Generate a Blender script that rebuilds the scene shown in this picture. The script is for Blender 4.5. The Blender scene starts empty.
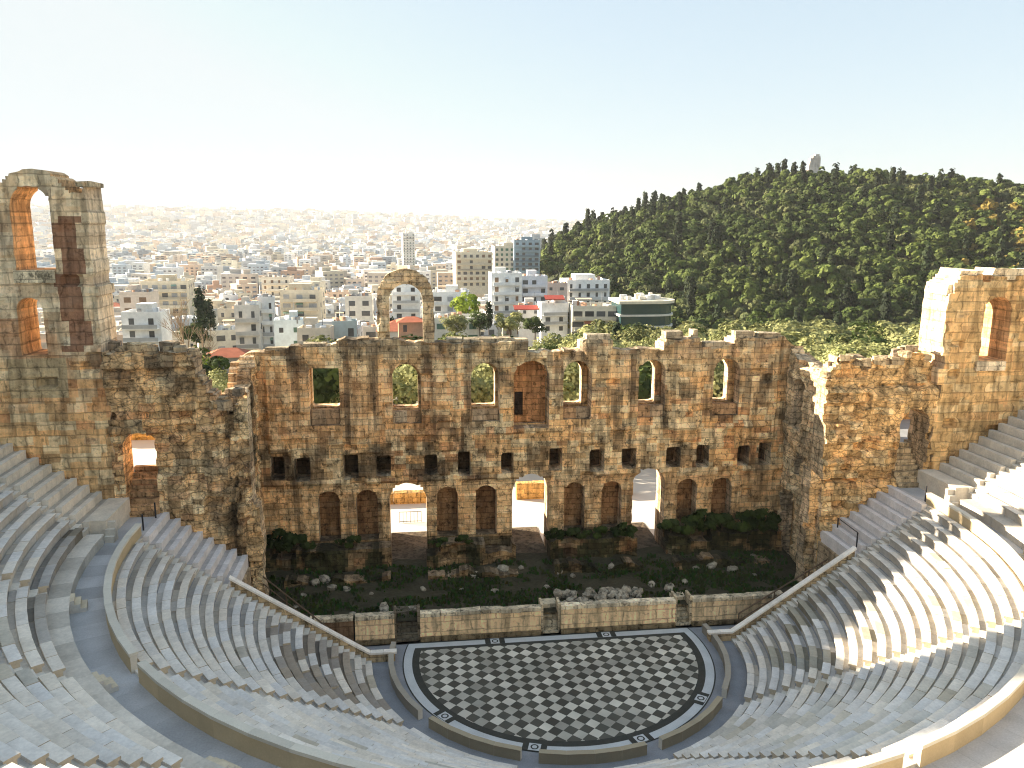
import bpy, math, random
import numpy as np
from mathutils import Matrix, Vector
random.seed(7); RNG = np.random.default_rng(7)
SC = bpy.context.scene; COL = SC.collection
R_ = math.radians
# ------------------------------------------------------------------ camera
CX, CY, CZ, YAW, PIT, ROLL, FPX = -8.5636, -44.8897, 26.1506, .1254, .198, .0049, 810.33
fw = np.array([math.sin(YAW)*math.cos(PIT), math.cos(YAW)*math.cos(PIT), -math.sin(PIT)])
rt0 = np.array([math.cos(YAW), -math.sin(YAW), 0]); up0 = np.cross(rt0, fw)
rt = math.cos(ROLL)*rt0+math.sin(ROLL)*up0; upv = -math.sin(ROLL)*rt0+math.cos(ROLL)*up0
cd = bpy.data.cameras.new('camera'); cam = bpy.data.objects.new('camera', cd); COL.objects.link(cam)
cam.matrix_world = Matrix(((rt[0], upv[0], -fw[0], CX), (rt[1], upv[1], -fw[1], CY), (rt[2], upv[2], -fw[2], CZ), (0, 0, 0, 1)))
cd.sensor_width = 36; cd.lens = 36*FPX/1024; cd.clip_start = .5; cd.clip_end = 40000
SC.camera = cam
# ------------------------------------------------------------------ light
SUN_AZ, SUN_EL = -65.0, 18.5            # azimuth from +Y (clockwise), elevation
w = bpy.data.worlds.new('World'); SC.world = w; w.use_nodes = True
nt = w.node_tree; bg = nt.nodes['Background']; sky = nt.nodes.new('ShaderNodeTexSky')
sky.sky_type = 'NISHITA'; sky.sun_disc = False; sky.sun_elevation = R_(SUN_EL); sky.sun_rotation = R_(SUN_AZ)
sky.altitude = 100; sky.air_density = 1.0; sky.dust_density = 1.4; sky.ozone_density = 1.0
hs = nt.nodes.new('ShaderNodeHueSaturation'); hs.inputs['Saturation'].default_value = .95; nt.links.new(sky.outputs[0], hs.inputs['Color'])
def vmath(op, a_, b_):
    q = nt.nodes.new('ShaderNodeVectorMath'); q.operation = op
    for i_, x_ in enumerate((a_, b_)):
        if isinstance(x_, tuple): q.inputs[i_].default_value = x_
        else: nt.links.new(x_, q.inputs[i_])
    return q
soft = vmath('DIVIDE', vmath('MULTIPLY', hs.outputs[0], (6.0, 6.0, 6.0)).outputs[0], vmath('ADD', hs.outputs[0], (3.6, 3.6, 3.6)).outputs[0])   # soft shoulder: keeps the glow round the sun from burning out
mn = vmath('MINIMUM', soft.outputs[0], (3.2, 3.25, 3.15))
mxs = nt.nodes.new('ShaderNodeMix'); mxs.data_type = 'RGBA'; mxs.inputs[0].default_value = .38; nt.links.new(mn.outputs[0], mxs.inputs[6]); mxs.inputs[7].default_value = (2.25, 2.8, 3.15, 1)
nt.links.new(mxs.outputs[2], bg.inputs[0]); bg.inputs[1].default_value = .07
sd = bpy.data.lights.new('sun', 'SUN'); so = bpy.data.objects.new('sun', sd); COL.objects.link(so)
sd.energy = 5; sd.angle = R_(.5); sd.color = (1, .86, .66)
a, e = R_(SUN_AZ), R_(SUN_EL)
SUND = Vector((math.sin(a)*math.cos(e), math.cos(a)*math.cos(e), math.sin(e)))
so.rotation_euler = SUND.to_track_quat('Z', 'Y').to_euler()
SC.view_settings.view_transform = 'Standard'; SC.view_settings.look = 'None'
SC.view_settings.exposure = 2.1; SC.view_settings.gamma = 1
SC.cycles.use_denoising = True; SC.cycles.filter_width = 1.1; SC.cycles.max_bounces = 6; SC.cycles.diffuse_bounces = 4
SC.cycles.volume_bounces = 1; SC.cycles.transparent_max_bounces = 8

# ------------------------------------------------------------------ helpers
def at(u, v, D):
    """world point seen at picture position (u, v) at depth D metres; used to choose real places"""
    p = np.array([CX, CY, CZ]) + D*(fw + rt*(u-512)/FPX - upv*(v-384)/FPX); return p
def tag(o, label=None, cat=None, group=None, kind=None):
    if label: o['label'] = label
    if cat: o['category'] = cat
    if group: o['group'] = group
    if kind: o['kind'] = kind
    return o
def empty(name, loc, label=None, cat=None, group=None, rz=0):
    o = bpy.data.objects.new(name, None); COL.objects.link(o); o.location = loc; o.rotation_euler = (0, 0, rz)
    o.empty_display_size = .3
    return tag(o, label, cat, group)
def link(name, me, parent=None, loc=None):
    o = bpy.data.objects.new(name, me); COL.objects.link(o)
    if parent is not None: o.parent = parent
    if loc is not None: o.location = loc
    return o
def npmesh(name, V, F, mats, col=None, mi=None, smooth=False):
    """V (n,3); F list of faces or (m,k) array; col per-face rgb; mi per-face material index"""
    me = bpy.data.meshes.new(name)
    V = np.asarray(V, dtype=np.float32)
    if isinstance(F, np.ndarray):
        m, k = F.shape; tot = np.full(m, k, np.int32); idx = F.astype(np.int32).ravel()
    else:
        m = len(F); tot = np.array([len(f) for f in F], np.int32); idx = np.array([i for f in F for i in f], np.int32)
    me.vertices.add(len(V)); me.vertices.foreach_set('co', V.ravel())
    me.loops.add(len(idx)); me.loops.foreach_set('vertex_index', idx)
    me.polygons.add(m); st = np.zeros(m, np.int32); st[1:] = np.cumsum(tot)[:-1]
    me.polygons.foreach_set('loop_start', st); me.polygons.foreach_set('loop_total', tot)
    if mi is not None: me.polygons.foreach_set('material_index', np.asarray(mi, np.int32))
    me.update(calc_edges=True); me.validate()
    if col is not None and len(me.polygons) == m:
        c = np.ones((m, 4), np.float32); c[:, :3] = col
        at_ = me.attributes.new('Col', 'FLOAT_COLOR', 'FACE'); at_.data.foreach_set('color', c.ravel())
    for q in (mats if isinstance(mats, (list, tuple)) else [mats]): me.materials.append(q)
    me.shade_smooth() if smooth else me.shade_flat()
    return me
class MB:
    def __init__(s): s.v, s.f, s.m, s.c = [], [], [], []
    def add(s, v, f, m=0, c=(1, 1, 1)):
        b = len(s.v); s.v += [tuple(p) for p in v]; s.f += [tuple(i+b for i in q) for q in f]
        s.m += [m]*len(f); s.c += [c]*len(f)
    def box(s, c, d, m=0, rz=0, col=(1, 1, 1), jit=0):
        v = []
        for x in (-.5, .5):
            for y in (-.5, .5):
                for z in (-.5, .5):
                    X, Y, Z = x*d[0], y*d[1], z*d[2]
                    if jit: X += random.uniform(-jit, jit); Y += random.uniform(-jit, jit); Z += random.uniform(-jit, jit)
                    v.append((c[0]+X*math.cos(rz)-Y*math.sin(rz), c[1]+X*math.sin(rz)+Y*math.cos(rz), c[2]+Z))
        s.add(v, [(0, 1, 3, 2), (4, 6, 7, 5), (0, 4, 5, 1), (2, 3, 7, 6), (0, 2, 6, 4), (1, 5, 7, 3)], m, col)
    def tube(s, a, b, r, n=8, r2=None, m=0, col=(1, 1, 1)):
        a, b = Vector(a), Vector(b); r2 = r if r2 is None else r2; d = (b-a).normalized()
        q = d.to_track_quat('Z', 'Y'); v = []
        for k in range(n):
            t = 2*math.pi*k/n; o = q @ Vector((math.cos(t), math.sin(t), 0))
            v += [a+o*r, b+o*r2]
        f = [(2*k, 2*((k+1) % n), 2*((k+1) % n)+1, 2*k+1) for k in range(n)]
        f += [tuple(2*k for k in range(n))[::-1], tuple(2*k+1 for k in range(n))]
        s.add(v, f, m, col)
    def mesh(s, name, mats, smooth=False): return npmesh(name, np.array(s.v), s.f, mats, np.array(s.c), s.m, smooth)
    def build(s, name, mats, parent=None, smooth=False): return link(name, s.mesh(name, mats, smooth), parent)
# hash noise
def h2(i, j, s=0):
    i = np.asarray(i).astype(np.int64); j = np.asarray(j).astype(np.int64)
    n = (i*374761393 + j*668265263 + s*1442695041) & 0xffffffff
    n = ((n ^ (n >> 13))*1274126177) & 0xffffffff; n = (n ^ (n >> 16))
    return (n & 0xffffff)/float(0xffffff)
def vn(x, y, s=0):
    i, j = np.floor(x), np.floor(y); fx, fy = x-i, y-j; fx = fx*fx*(3-2*fx); fy = fy*fy*(3-2*fy)
    return (h2(i, j, s)*(1-fx)+h2(i+1, j, s)*fx)*(1-fy)+(h2(i, j+1, s)*(1-fx)+h2(i+1, j+1, s)*fx)*fy
def fbm(x, y, s=0, o=4):
    x = np.asarray(x, float); y = np.asarray(y, float); r = 0; a_ = .5
    for k in range(o): r = r+a_*vn(x*2**k, y*2**k, s+k); a_ *= .5
    return r/(1-.5**o)
def smooth(x, a_, b): t = np.clip((x-a_)/(b-a_), 0, 1); return t*t*(3-2*t)
def mix(c0, c1, t): t = np.asarray(t)[..., None]; return np.asarray(c0)*(1-t)+np.asarray(c1)*t

ORD = ['first', 'second', 'third', 'fourth', 'fifth', 'sixth', 'seventh', 'eighth', 'ninth', 'tenth']
ORD += ['eleventh', 'twelfth', 'thirteenth', 'fourteenth', 'fifteenth', 'sixteenth', 'seventeenth', 'eighteenth', 'nineteenth']
TENS = ['', '', 'twent', 'thirt', 'fort', 'fift', 'sixt', 'sevent', 'eight', 'ninet']
def nth(i):
    n = i+1
    if n < 20: return ORD[n-1]
    if n >= 100: return 'hundredth' if n == 100 else 'hundred-and-'+nth(n-101)
    return TENS[n//10]+('ieth' if n % 10 == 0 else 'y-'+ORD[n % 10-1])
NUM = ['zero', 'one', 'two', 'three', 'four', 'five', 'six', 'seven', 'eight', 'nine']
# ------------------------------------------------------------------ materials
def mat(name, color=(.5, .5, .5), attr=True, nscale=3., namp=.35, bump=.3, bscale=8., rough=.92, spec=.2, rand=0., fine=14., bdist=.05, pits=0., hue=None, mortar=0, bsz=1., rub=.85, dist=1.):
    m = bpy.data.materials.new(name); m.use_nodes = True; t = m.node_tree; N, L = t.nodes, t.links
    b = N['Principled BSDF']; b.inputs['Roughness'].default_value = rough
    b.inputs['Specular IOR Level'].default_value = spec
    geo = N.new('ShaderNodeNewGeometry')
    def noise(sc, det=4):
        n = N.new('ShaderNodeTexNoise'); n.inputs['Scale'].default_value = sc; n.inputs['Detail'].default_value = det
        L.new(geo.outputs['Position'], n.inputs['Vector']); return n
    def math_(op, x, y):
        q = N.new('ShaderNodeMath'); q.operation = op
        for k, i in enumerate((x, y)):
            if isinstance(i, (int, float)): q.inputs[k].default_value = i
            else: L.new(i, q.inputs[k])
        return q.outputs[0]
    def mul(c, f):
        q = N.new('ShaderNodeMix'); q.data_type = 'RGBA'; q.blend_type = 'MULTIPLY'; q.inputs[0].default_value = 1
        L.new(c, q.inputs[6]); L.new(f, q.inputs[7]); return q.outputs[2]
    rgb = N.new('ShaderNodeRGB'); rgb.outputs[0].default_value = (*color, 1); c = rgb.outputs[0]
    if attr:
        an = N.new('ShaderNodeAttribute'); an.attribute_name = 'Col'; c = mul(c, an.outputs['Color'])
    n1 = noise(nscale); n2 = noise(fine, 6)
    s = math_('ADD', math_('MULTIPLY', n1.outputs[0], namp*2), math_('MULTIPLY', n2.outputs[0], namp*1.6))
    s = math_('ADD', s, 1-namp*1.8)
    if pits:
        v = N.new('ShaderNodeTexNoise'); v.inputs['Scale'].default_value = 2.6; v.inputs['Detail'].default_value = 8; v.inputs['Roughness'].default_value = .7
        L.new(geo.outputs['Position'], v.inputs['Vector'])
        mr = N.new('ShaderNodeMapRange'); mr.inputs[1].default_value = .36; mr.inputs[2].default_value = .47
        mr.inputs[3].default_value = 1-pits; mr.inputs[4].default_value = 1; L.new(v.outputs[0], mr.inputs[0]); s = math_('MULTIPLY', s, mr.outputs[0])
    if mortar:
        sx = N.new('ShaderNodeSeparateXYZ'); L.new(geo.outputs['Position'], sx.inputs[0])
        nd = noise(1.3, 3); cv = N.new('ShaderNodeCombineXYZ'); dd = math_('MULTIPLY', nd.outputs[0], .4*dist)
        L.new(math_('ADD', math_('ADD', sx.outputs[0], sx.outputs[1]), dd), cv.inputs[0]); L.new(math_('ADD', sx.outputs[2], math_('MULTIPLY', nd.outputs[0], .2*dist)), cv.inputs[1])
        bt = N.new('ShaderNodeTexBrick'); bt.inputs['Scale'].default_value = 1; bt.inputs['Brick Width'].default_value = .58*bsz; bt.inputs['Row Height'].default_value = .36*bsz; bt.inputs['Mortar Size'].default_value = .028*bsz; bt.inputs['Mortar Smooth'].default_value = .5
        bt.inputs['Color1'].default_value = (.72, .72, .72, 1); bt.inputs['Color2'].default_value = (1.32, 1.32, 1.32, 1); bt.inputs['Mortar'].default_value = (.30, .28, .25, 1); bt.offset_frequency = 2; bt.squash = 1.5; bt.squash_frequency = 3
        L.new(cv.outputs[0], bt.inputs['Vector']); bwn = N.new('ShaderNodeRGBToBW'); L.new(bt.outputs['Color'], bwn.inputs[0])
        s = math_('MULTIPLY', s, math_('ADD', math_('MULTIPLY', bwn.outputs[0], mortar), 1-mortar))
        mpv = N.new('ShaderNodeMapping'); mpv.inputs['Scale'].default_value = (1, 1, 1.5); L.new(geo.outputs['Position'], mpv.inputs[0])
        vo = N.new('ShaderNodeTexVoronoi'); vo.feature = 'DISTANCE_TO_EDGE'; vo.inputs['Scale'].default_value = 1.5/bsz; L.new(mpv.outputs[0], vo.inputs['Vector'])
        mv = N.new('ShaderNodeMapRange'); mv.inputs[1].default_value = 0; mv.inputs[2].default_value = .07; mv.inputs[3].default_value = rub; mv.inputs[4].default_value = 1; L.new(vo.outputs[0], mv.inputs[0])
        s = math_('MULTIPLY', s, mv.outputs[0])
        mps = N.new('ShaderNodeMapping'); mps.inputs['Scale'].default_value = (2.6, 2.6, .3); L.new(geo.outputs['Position'], mps.inputs[0])
        nst = N.new('ShaderNodeTexNoise'); nst.inputs['Scale'].default_value = 1; nst.inputs['Detail'].default_value = 5; L.new(mps.outputs[0], nst.inputs['Vector'])
        ms = N.new('ShaderNodeMapRange'); ms.inputs[1].default_value = .36; ms.inputs[2].default_value = .56; ms.inputs[3].default_value = .62; ms.inputs[4].default_value = 1.14; L.new(nst.outputs[0], ms.inputs[0])
        s = math_('MULTIPLY', s, ms.outputs[0])
    if rand:
        oi = N.new('ShaderNodeObjectInfo'); s = math_('MULTIPLY', s, math_('ADD', math_('MULTIPLY', oi.outputs['Random'], rand), 1-rand/2))
    cmb = N.new('ShaderNodeCombineColor')
    for k in range(3): L.new(s, cmb.inputs[k])
    c = mul(c, cmb.outputs[0]); L.new(c, b.inputs['Base Color'])
    if bump:
        n3 = noise(bscale, 6); bp = N.new('ShaderNodeBump'); bp.inputs['Strength'].default_value = bump; bp.inputs['Distance'].default_value = bdist
        L.new(n3.outputs[0], bp.inputs['Height']); L.new(bp.outputs[0], b.inputs['Normal'])
    return m
STONE = mat('weathered_stone', (1.3, 1.24, 1.12), nscale=.9, namp=.30, bump=.9, bscale=5, fine=9, bdist=.12, pits=.72, mortar=.6, bsz=1.2, rub=.9)
STONER = mat('ruined_rubble_stone', (1.28, 1.23, 1.12), nscale=.9, namp=.34, bump=1, bscale=4, fine=8, bdist=.16, pits=.75, mortar=.6, bsz=1.2, rub=.5, dist=2.2)
STONEB = mat('tower_ashlar', (1.12, 1.08, 1.0), rub=.92, nscale=1.1, namp=.28, bump=.7, bscale=5, fine=7, bdist=.1, pits=.45, mortar=.5, bsz=1.9)
MARBLE = mat('seat_marble', (.68, .64, .58), nscale=1.6, namp=.27, bump=.3, bscale=9, rough=.75, fine=8, bdist=.03)
TANCUT = mat('seat_marble_cut', (.52, .44, .33), nscale=2, namp=.2, bump=.2, rough=.8)
POROS = mat('poros_parapet', (.50, .37, .22), nscale=1.5, namp=.2, bump=.3, rough=.85)
PAVE = mat('grey_pavement', (.27, .28, .30), attr=False, nscale=.9, namp=.3, bump=.2, rough=.8)
EARTH = mat('dark_mossy_earth', (.060, .054, .033), attr=False, nscale=.7, namp=.5, bump=.8, bscale=3, fine=5, bdist=.2)
GRASSM = mat('stage_weeds', (.038, .062, .018), nscale=.8, namp=.4, bump=0)
def leafy(m):
    t = m.node_tree; N, L = t.nodes, t.links; b = N['Principled BSDF']; c = b.inputs['Base Color'].links[0].from_socket
    tr = N.new('ShaderNodeBsdfTranslucent'); L.new(c, tr.inputs[0]); mx = N.new('ShaderNodeMixShader'); mx.inputs[0].default_value = .22
    L.new(b.outputs[0], mx.inputs[1]); L.new(tr.outputs[0], mx.inputs[2]); L.new(mx.outputs[0], N['Material Output'].inputs[0])
BARK = mat('bark', (.11, .08, .055), attr=False, namp=.3, bump=.5)
BAREB = mat('bare_bark', (.34, .25, .16), attr=False, namp=.3, bump=.3)
WOOD = mat('rail_wood', (.16, .11, .07), attr=False, namp=.3, bump=.2)
IRON = mat('dark_iron', (.03, .03, .035), attr=False, namp=.2, bump=.1, rough=.5)
LEAF = mat('foliage', (1, 1, 1), nscale=.35, namp=.25, bump=0, rough=.8, rand=.5, fine=1.2)
leafy(LEAF)
WALLM = mat('painted_render', (1, 1, 1), nscale=.35, namp=.26, bump=.05, rand=.14, fine=1.3)
GLASSD = mat('window_glass_dark', (.07, .075, .08), attr=False, namp=.3, bump=0, rough=.25, spec=.5, rand=.8)
ROOFT = mat('roof_clutter', (1, 1, 1), nscale=.5, namp=.25, bump=.05, fine=2)
TILE = mat('terracotta_tiles', (.42, .14, .08), attr=False, nscale=1, namp=.3, bump=.3, rand=.3)
PLAZA = mat('pale_plaza_paving', (.62, .58, .52), attr=False, nscale=.3, namp=.12, bump=.05)
# ------------------------------------------------------------------ masonry walls
def wall(name, sdf, box, frame, thick, parent, relief, colf, cell=.2, d0=0., seed=0, m=STONE, bounce_jamb=None):
    """Slab with openings. frame=(origin, along, into-the-wall). sdf<0 is stone."""
    s0, s1, z0, z1 = box; O, S, Nn = [np.array(q, float) for q in frame]
    ns, nz = int(round((s1-s0)/cell)), int(round((z1-z0)/cell))
    s, z = np.meshgrid(np.linspace(s0, s1, ns+1), np.linspace(z0, z1, nz+1), indexing='ij')
    for k in range(2):
        f = sdf(s, z); g1 = (sdf(s+.02, z)-sdf(s-.02, z))/.04; g2 = (sdf(s, z+.02)-sdf(s, z-.02))/.04
        gn = np.maximum(np.hypot(g1, g2), .3); near = np.abs(f) < .62*cell
        if k == 0: snap = near
        s = np.where(snap, s-f*g1/gn**2*(.95), s); z = np.where(snap, z-f*g2/gn**2*.95, z)
    ins = (sdf(s, z) < .02) | (snap & (sdf(s, z) < .06))
    keep = ins[:-1, :-1] & ins[1:, :-1] & ins[:-1, 1:] & ins[1:, 1:]
    dep = -relief(s, z) if relief is not None else np.zeros_like(s)
    dep = dep + d0
    bk = thick+d0+.06*(fbm(s*1.1, z*1.1, 91+seed)-.5)
    def P(d): return O[None, None]+s[..., None]*S+z[..., None]*np.array([0, 0, 1])+d[..., None]*Nn
    V = np.concatenate([P(dep).reshape(-1, 3), P(bk).reshape(-1, 3)]); nn = (ns+1)*(nz+1)
    idx = np.arange(nn).reshape(ns+1, nz+1)
    I, J = np.nonzero(keep)
    q = np.stack([idx[I, J], idx[I+1, J], idx[I+1, J+1], idx[I, J+1]], 1)
    flip = np.dot(np.cross(S, [0, 0, 1]), Nn) > 0
    if flip: q = q[:, ::-1]
    cs = (s[:-1, :-1]+s[1:, 1:])/2; cz = (z[:-1, :-1]+z[1:, 1:])/2
    cf = colf(cs[I, J], cz[I, J], dep[I, J])
    faces = [q, q[:, ::-1]+nn]; cols = [cf, cf*.95]
    kp = np.zeros((ns+2, nz+2), bool); kp[1:-1, 1:-1] = keep
    for di, dj, a0, a1 in ((-1, 0, (0, 1), (0, 0)), (1, 0, (1, 0), (1, 1)), (0, -1, (0, 0), (1, 0)), (0, 1, (1, 1), (0, 1))):
        mk = keep & ~kp[1+di:1+di+ns, 1+dj:1+dj+nz]; I2, J2 = np.nonzero(mk)
        if len(I2) == 0: continue
        A = idx[I2+a0[0], J2+a0[1]]; B = idx[I2+a1[0], J2+a1[1]]
        qq = np.stack([A, B, B+nn, A+nn], 1)
        if not flip: qq = qq[:, ::-1]
        faces.append(qq); cc = colf(cs[I2, J2], cz[I2, J2], dep[I2, J2]); cc = cc*.5+np.mean(cc, 1, keepdims=True)*.5*np.array([1.15, 1.02, .85]); jm = 0. if bounce_jamb is None else .7*((cs[I2, J2] < bounce_jamb[1])*(cs[I2, J2] > bounce_jamb[0]))[:, None]; cols.append(cc*(1-jm)+jm*np.array((.62, .37, .17))*(.7+.6*h2(I2, J2, 5))[:, None])  # orange on the opening reveals paints in warm bounced sunlight
    C_ = np.maximum(np.concatenate(cols), .012); C_ = C_/np.maximum(C_.max(1, keepdims=True)/.72, 1)
    return link(name, npmesh(name, V, np.concatenate(faces), m, C_), parent)
# sdf tools
def top_poly(pts, s, rag=.16, seed=0, bw=.8):
    xs = np.array([p[0] for p in pts]); zs = np.array([p[1] for p in pts])
    t = np.interp(s, xs, zs); return t+rag*(h2(np.floor(s/bw+.3), 0, seed)-.5)+rag*.7*(vn(s*2.3, s*0, seed+3)-.5)
def arch(s, z, c, hw, zb, zt):
    """round-headed opening; negative inside the opening"""
    zc = zt-hw; dx = np.abs(s-c)-hw; up_ = np.hypot(s-c, z-zc)-hw
    return np.where(z > zc, up_, np.maximum(dx, zb-z))
def rect(s, z, c, hw, zb, zt): return np.maximum(np.abs(s-c)-hw, np.maximum(zb-z, z-zt))
def cut(base, *holes):
    for h in holes: base = np.maximum(base, -h)
    return base
# stone patterns
def blocks(s, z, bh=.5, bw=.95, seed=0):
    r = np.floor(z/bh+.15*np.sin(s*.2)); off = h2(r, 1, seed)*3; w_ = bw*(.7+.6*h2(r, 2, seed)); c = np.floor((s+off)/w_)
    return r, c
TAN, ORA, PAL, DRK, GRY, RED = (.72, .49, .26), (.70, .38, .15), (.86, .70, .45), (.085, .06, .04), (.52, .43, .29), (.46, .20, .09)
def mk_relief(seed, amp=.09, big=.14, hole=.03, extra=None):
    def f(s, z):
        r, c = blocks(s, z, seed=seed); v = (h2(r, c, seed+5)-.5)*2*amp
        v = v+(fbm(s*.55, z*.55, seed+9)-.5)*2*big+(fbm(s*2.1, z*2.1, seed+19, 3)-.5)*.16
        v = v-np.where(h2(r, c, seed+6) < hole, .35, 0)
        if extra is not None: v = v+extra(s, z)
        return v
    return f
def mk_col(seed, warm=.5, dark=.3, grey=.2, extra=None, pale=.2, topz=None):
    def f(s, z, d):
        r, c = blocks(s, z, seed=seed); k = h2(r, c, seed+11); k2 = h2(r, c, seed+12)
        n = fbm(s*.22, z*.22, seed+21); n2 = fbm(s*.6, z*.5, seed+22)
        col = mix(TAN, ORA, np.clip(warm*1.7*(n-.25)+.4*(k-.4), 0, 1))
        col = mix(col, PAL, np.clip((k2 > 1-pale*.9)*.75+pale*1.2*(n2-.45), 0, 1))
        col = mix(col, RED, np.clip((h2(r, c, seed+13) < .10+.12*warm)*.6*smooth(n, .35, .55), 0, 1))
        col = mix(col, GRY, np.clip(grey*2.2*(fbm(s*.35, z*.3, seed+23)-.25), 0, .85))
        st = smooth(fbm(s*1.5, z*.28, seed+24), .52, .70)                # rain streaks
        col = mix(col, DRK, st*dark*1.1*smooth(n2, .3, .6))
        pt = smooth(fbm(s*.8, z*.5, seed+25), .56, .74); col = mix(col, DRK, pt*min(.8, dark*1.3))
        col = col*(.66+.66*k[..., None])
        if topz is not None: col = mix(col, (.13, .105, .08), smooth(z, topz-1.8, topz-.2)*.6*(.35+.65*smooth(fbm(s*1.2, z*.3, seed+28), .4, .6)))
        if extra is not None: col = extra(s, z, col)
        return col
    return f
FR = ((0, 11.7, 0), (1, 0, 0), (0, 1, 0))
# ------------------------------------------------------------------ the stage wall (scaenae frons)
stage = empty('stage_wall', (0, 11.7, 1.2), 'long ruined masonry stage wall with three storeys of arched openings facing the orchestra', 'ruined wall')
stage_inv = (0, -11.7, -1.2)
def P0(o, par): o.location = (-par.location[0], -par.location[1], -par.location[2]); return o
FTOP = [(-21, 16.3), (-19.6, 17.2), (-18.7, 17.3), (-16.2, 17.6), (-14.1, 17.7), (-13.1, 18.05), (-10.8, 18.1), (-7.0, 17.7), (-6.15, 17.8), (-.2, 17.75), (-.1, 17.05), (3.6, 17.05),
        (3.7, 17.85), (5.9, 17.8), (5.95, 17.1), (9.6, 17.0), (9.75, 17.9), (12.4, 17.85), (12.6, 17.1), (14.9, 17.2), (15., 17.85), (18.9, 17.8), (19.5, 17.2), (21, 16.6)]
SQ = [-18.1, -16.4, -13.0, -10.7, -7.3, -4.9, -1.75, 1.85, 4.95, 7.4, 10.8, 13.1, 16.3, 18.0]
NI = [-14.65, -11.95, -6.15, -3.3, 3.3, 6.15, 12.0, 14.75]
WI = [-14.65, -8.95, -3.35, 3.35, 8.95, 14.65]
def win_front(s, z):
    h = []
    for x in WI: h.append(arch(s, z, x, 1.02, 12.0, 16.3) if abs(x) < 14 or x > 0 else rect(s, z, x, 1.05, 12.0, 16.1))
    h.append(arch(s, z, 0, 1.3, 11.4, 16.35)); return h
def doors(s, z): return [arch(s, z, -9., 1.35, 1.0, 7.55), arch(s, z, 0, 1.38, 1.0, 7.95), arch(s, z, 9., 1.25, 1.0, 8.05)]
def sq_h(s, z, hz=0): return [rect(s, z, x, .46+.12*float(h2(i, 3)), 7.95+.2*float(h2(i, 4)), 9.6+.25*float(h2(i, 6))) for i, x in enumerate(SQ)]
def base_f(s, z, seed=1, rag=.2): return np.maximum(z-top_poly(FTOP, s, rag, seed), np.abs(s)-20.9)
def s1(s, z): return cut(base_f(s, z), *win_front(s, z), *doors(s, z), *sq_h(s, z), *[arch(s, z, x, .78, 3.35, 7.15) for x in NI])
def s2(s, z):
    ws = [arch(s, z, x+(-.1 if x < 0 else -.2), .92 if x < 0 else .80, 12.85, 16.1) if x > -14 else rect(s, z, x, .98, 13.1, 16.0) for x in WI]
    ws.append(arch(s, z, 0, 1.25, 11.5, 16.2))
    return cut(base_f(s, z, 2)+.12, *ws, *doors(s, z), *sq_h(s, z))
def s3(s, z):
    ws = [arch(s, z, x+(-.1 if x < 0 else -.2), .92 if x < 0 else .80, 12.9, 16.1) if x > -14 else rect(s, z, x, .98, 13.1, 16.0) for x in WI]
    return cut(base_f(s, z, 3)+.2, *ws, *doors(s, z))
def pil(s, z):
    r = 0
    for x, w_, z0_, z1_ in ((4.8, 1.0, 10, 17.9), (-17.8, .8, 10, 17), (11.6, 1.0, 10, 18), (17.4, 1.3, 10, 18), (-11.9, 1.1, 9.9, 18), (-6.1, .9, 9.9, 17), (-1.9, .5, 11, 16.6), (6.7, .5, 11, 17)):
        r = r+.22*smooth(w_-np.abs(s-x), 0, .12)*smooth(z, z0_, z0_+.1)*smooth(-z, -z1_, -z1_+.1)
    r = r+.22*np.exp(-((z-7.75)/.16)**2)*(vn(s*.9, z*0, 44) > .35)+.16*np.exp(-((z-11.2)/.2)**2)*(vn(s*.8, z*0, 45) > .45)
    r = r+.2*smooth(z, 17.1, 17.25)*(s > -6.3)*(s < -.1)
    return r
def fcol(s, z, c):
    c = mix(c, (.62, .40, .21), smooth(-z, -7.7, -7.3)*.55)                       # smoother brown render between the niches
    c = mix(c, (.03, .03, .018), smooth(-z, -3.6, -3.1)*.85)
    c = mix(c, (.50, .42, .28), smooth(z, 11.5, 17)*.35*(s > -6))
    c = mix(c, (.66, .33, .14), smooth(z, 10, 11.5)*smooth(-z, -16.8, -15)*smooth(-s, 3, 9)*.35)
    c = mix(c, (.10, .07, .045), smooth(z, 7.3, 8.2)*smooth(-z, -11.2, -9.6)*smooth(fbm(s*.7, z*.7, 88), .48, .62)*.75)
    c = mix(c, (.12, .10, .075), smooth(z, 15.6, 17.6)*smooth(fbm(s*1.6, z*.25, 89), .38, .55)*.6)
    for x in (-11.2, -13.1, 4.0, 17.9, 7.5, -16.9): c = mix(c, (.07, .05, .035), np.exp(-((s-x)/.3)**2)*.75*smooth(fbm(s*1.2, z*.4, 66), .35, .6))
    return c
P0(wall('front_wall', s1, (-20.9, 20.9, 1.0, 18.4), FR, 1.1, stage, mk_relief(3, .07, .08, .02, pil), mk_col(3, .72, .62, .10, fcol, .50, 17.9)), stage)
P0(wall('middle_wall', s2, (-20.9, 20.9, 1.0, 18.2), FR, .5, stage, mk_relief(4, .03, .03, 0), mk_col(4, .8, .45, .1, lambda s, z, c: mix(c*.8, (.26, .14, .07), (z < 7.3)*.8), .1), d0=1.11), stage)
P0(wall('rear_wall', s3, (-20.9, 20.9, 1.0, 18.2), FR, .5, stage, mk_relief(5, .03, .03, 0), mk_col(5, .8, .25, .1, lambda s, z, c: mix(c*.9+.05, (.03, .022, .015), (z > 7.7)*(z < 10.1)*.9), .2), d0=1.62), stage)  # near-black band paints the deep shade behind the square holes
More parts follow.
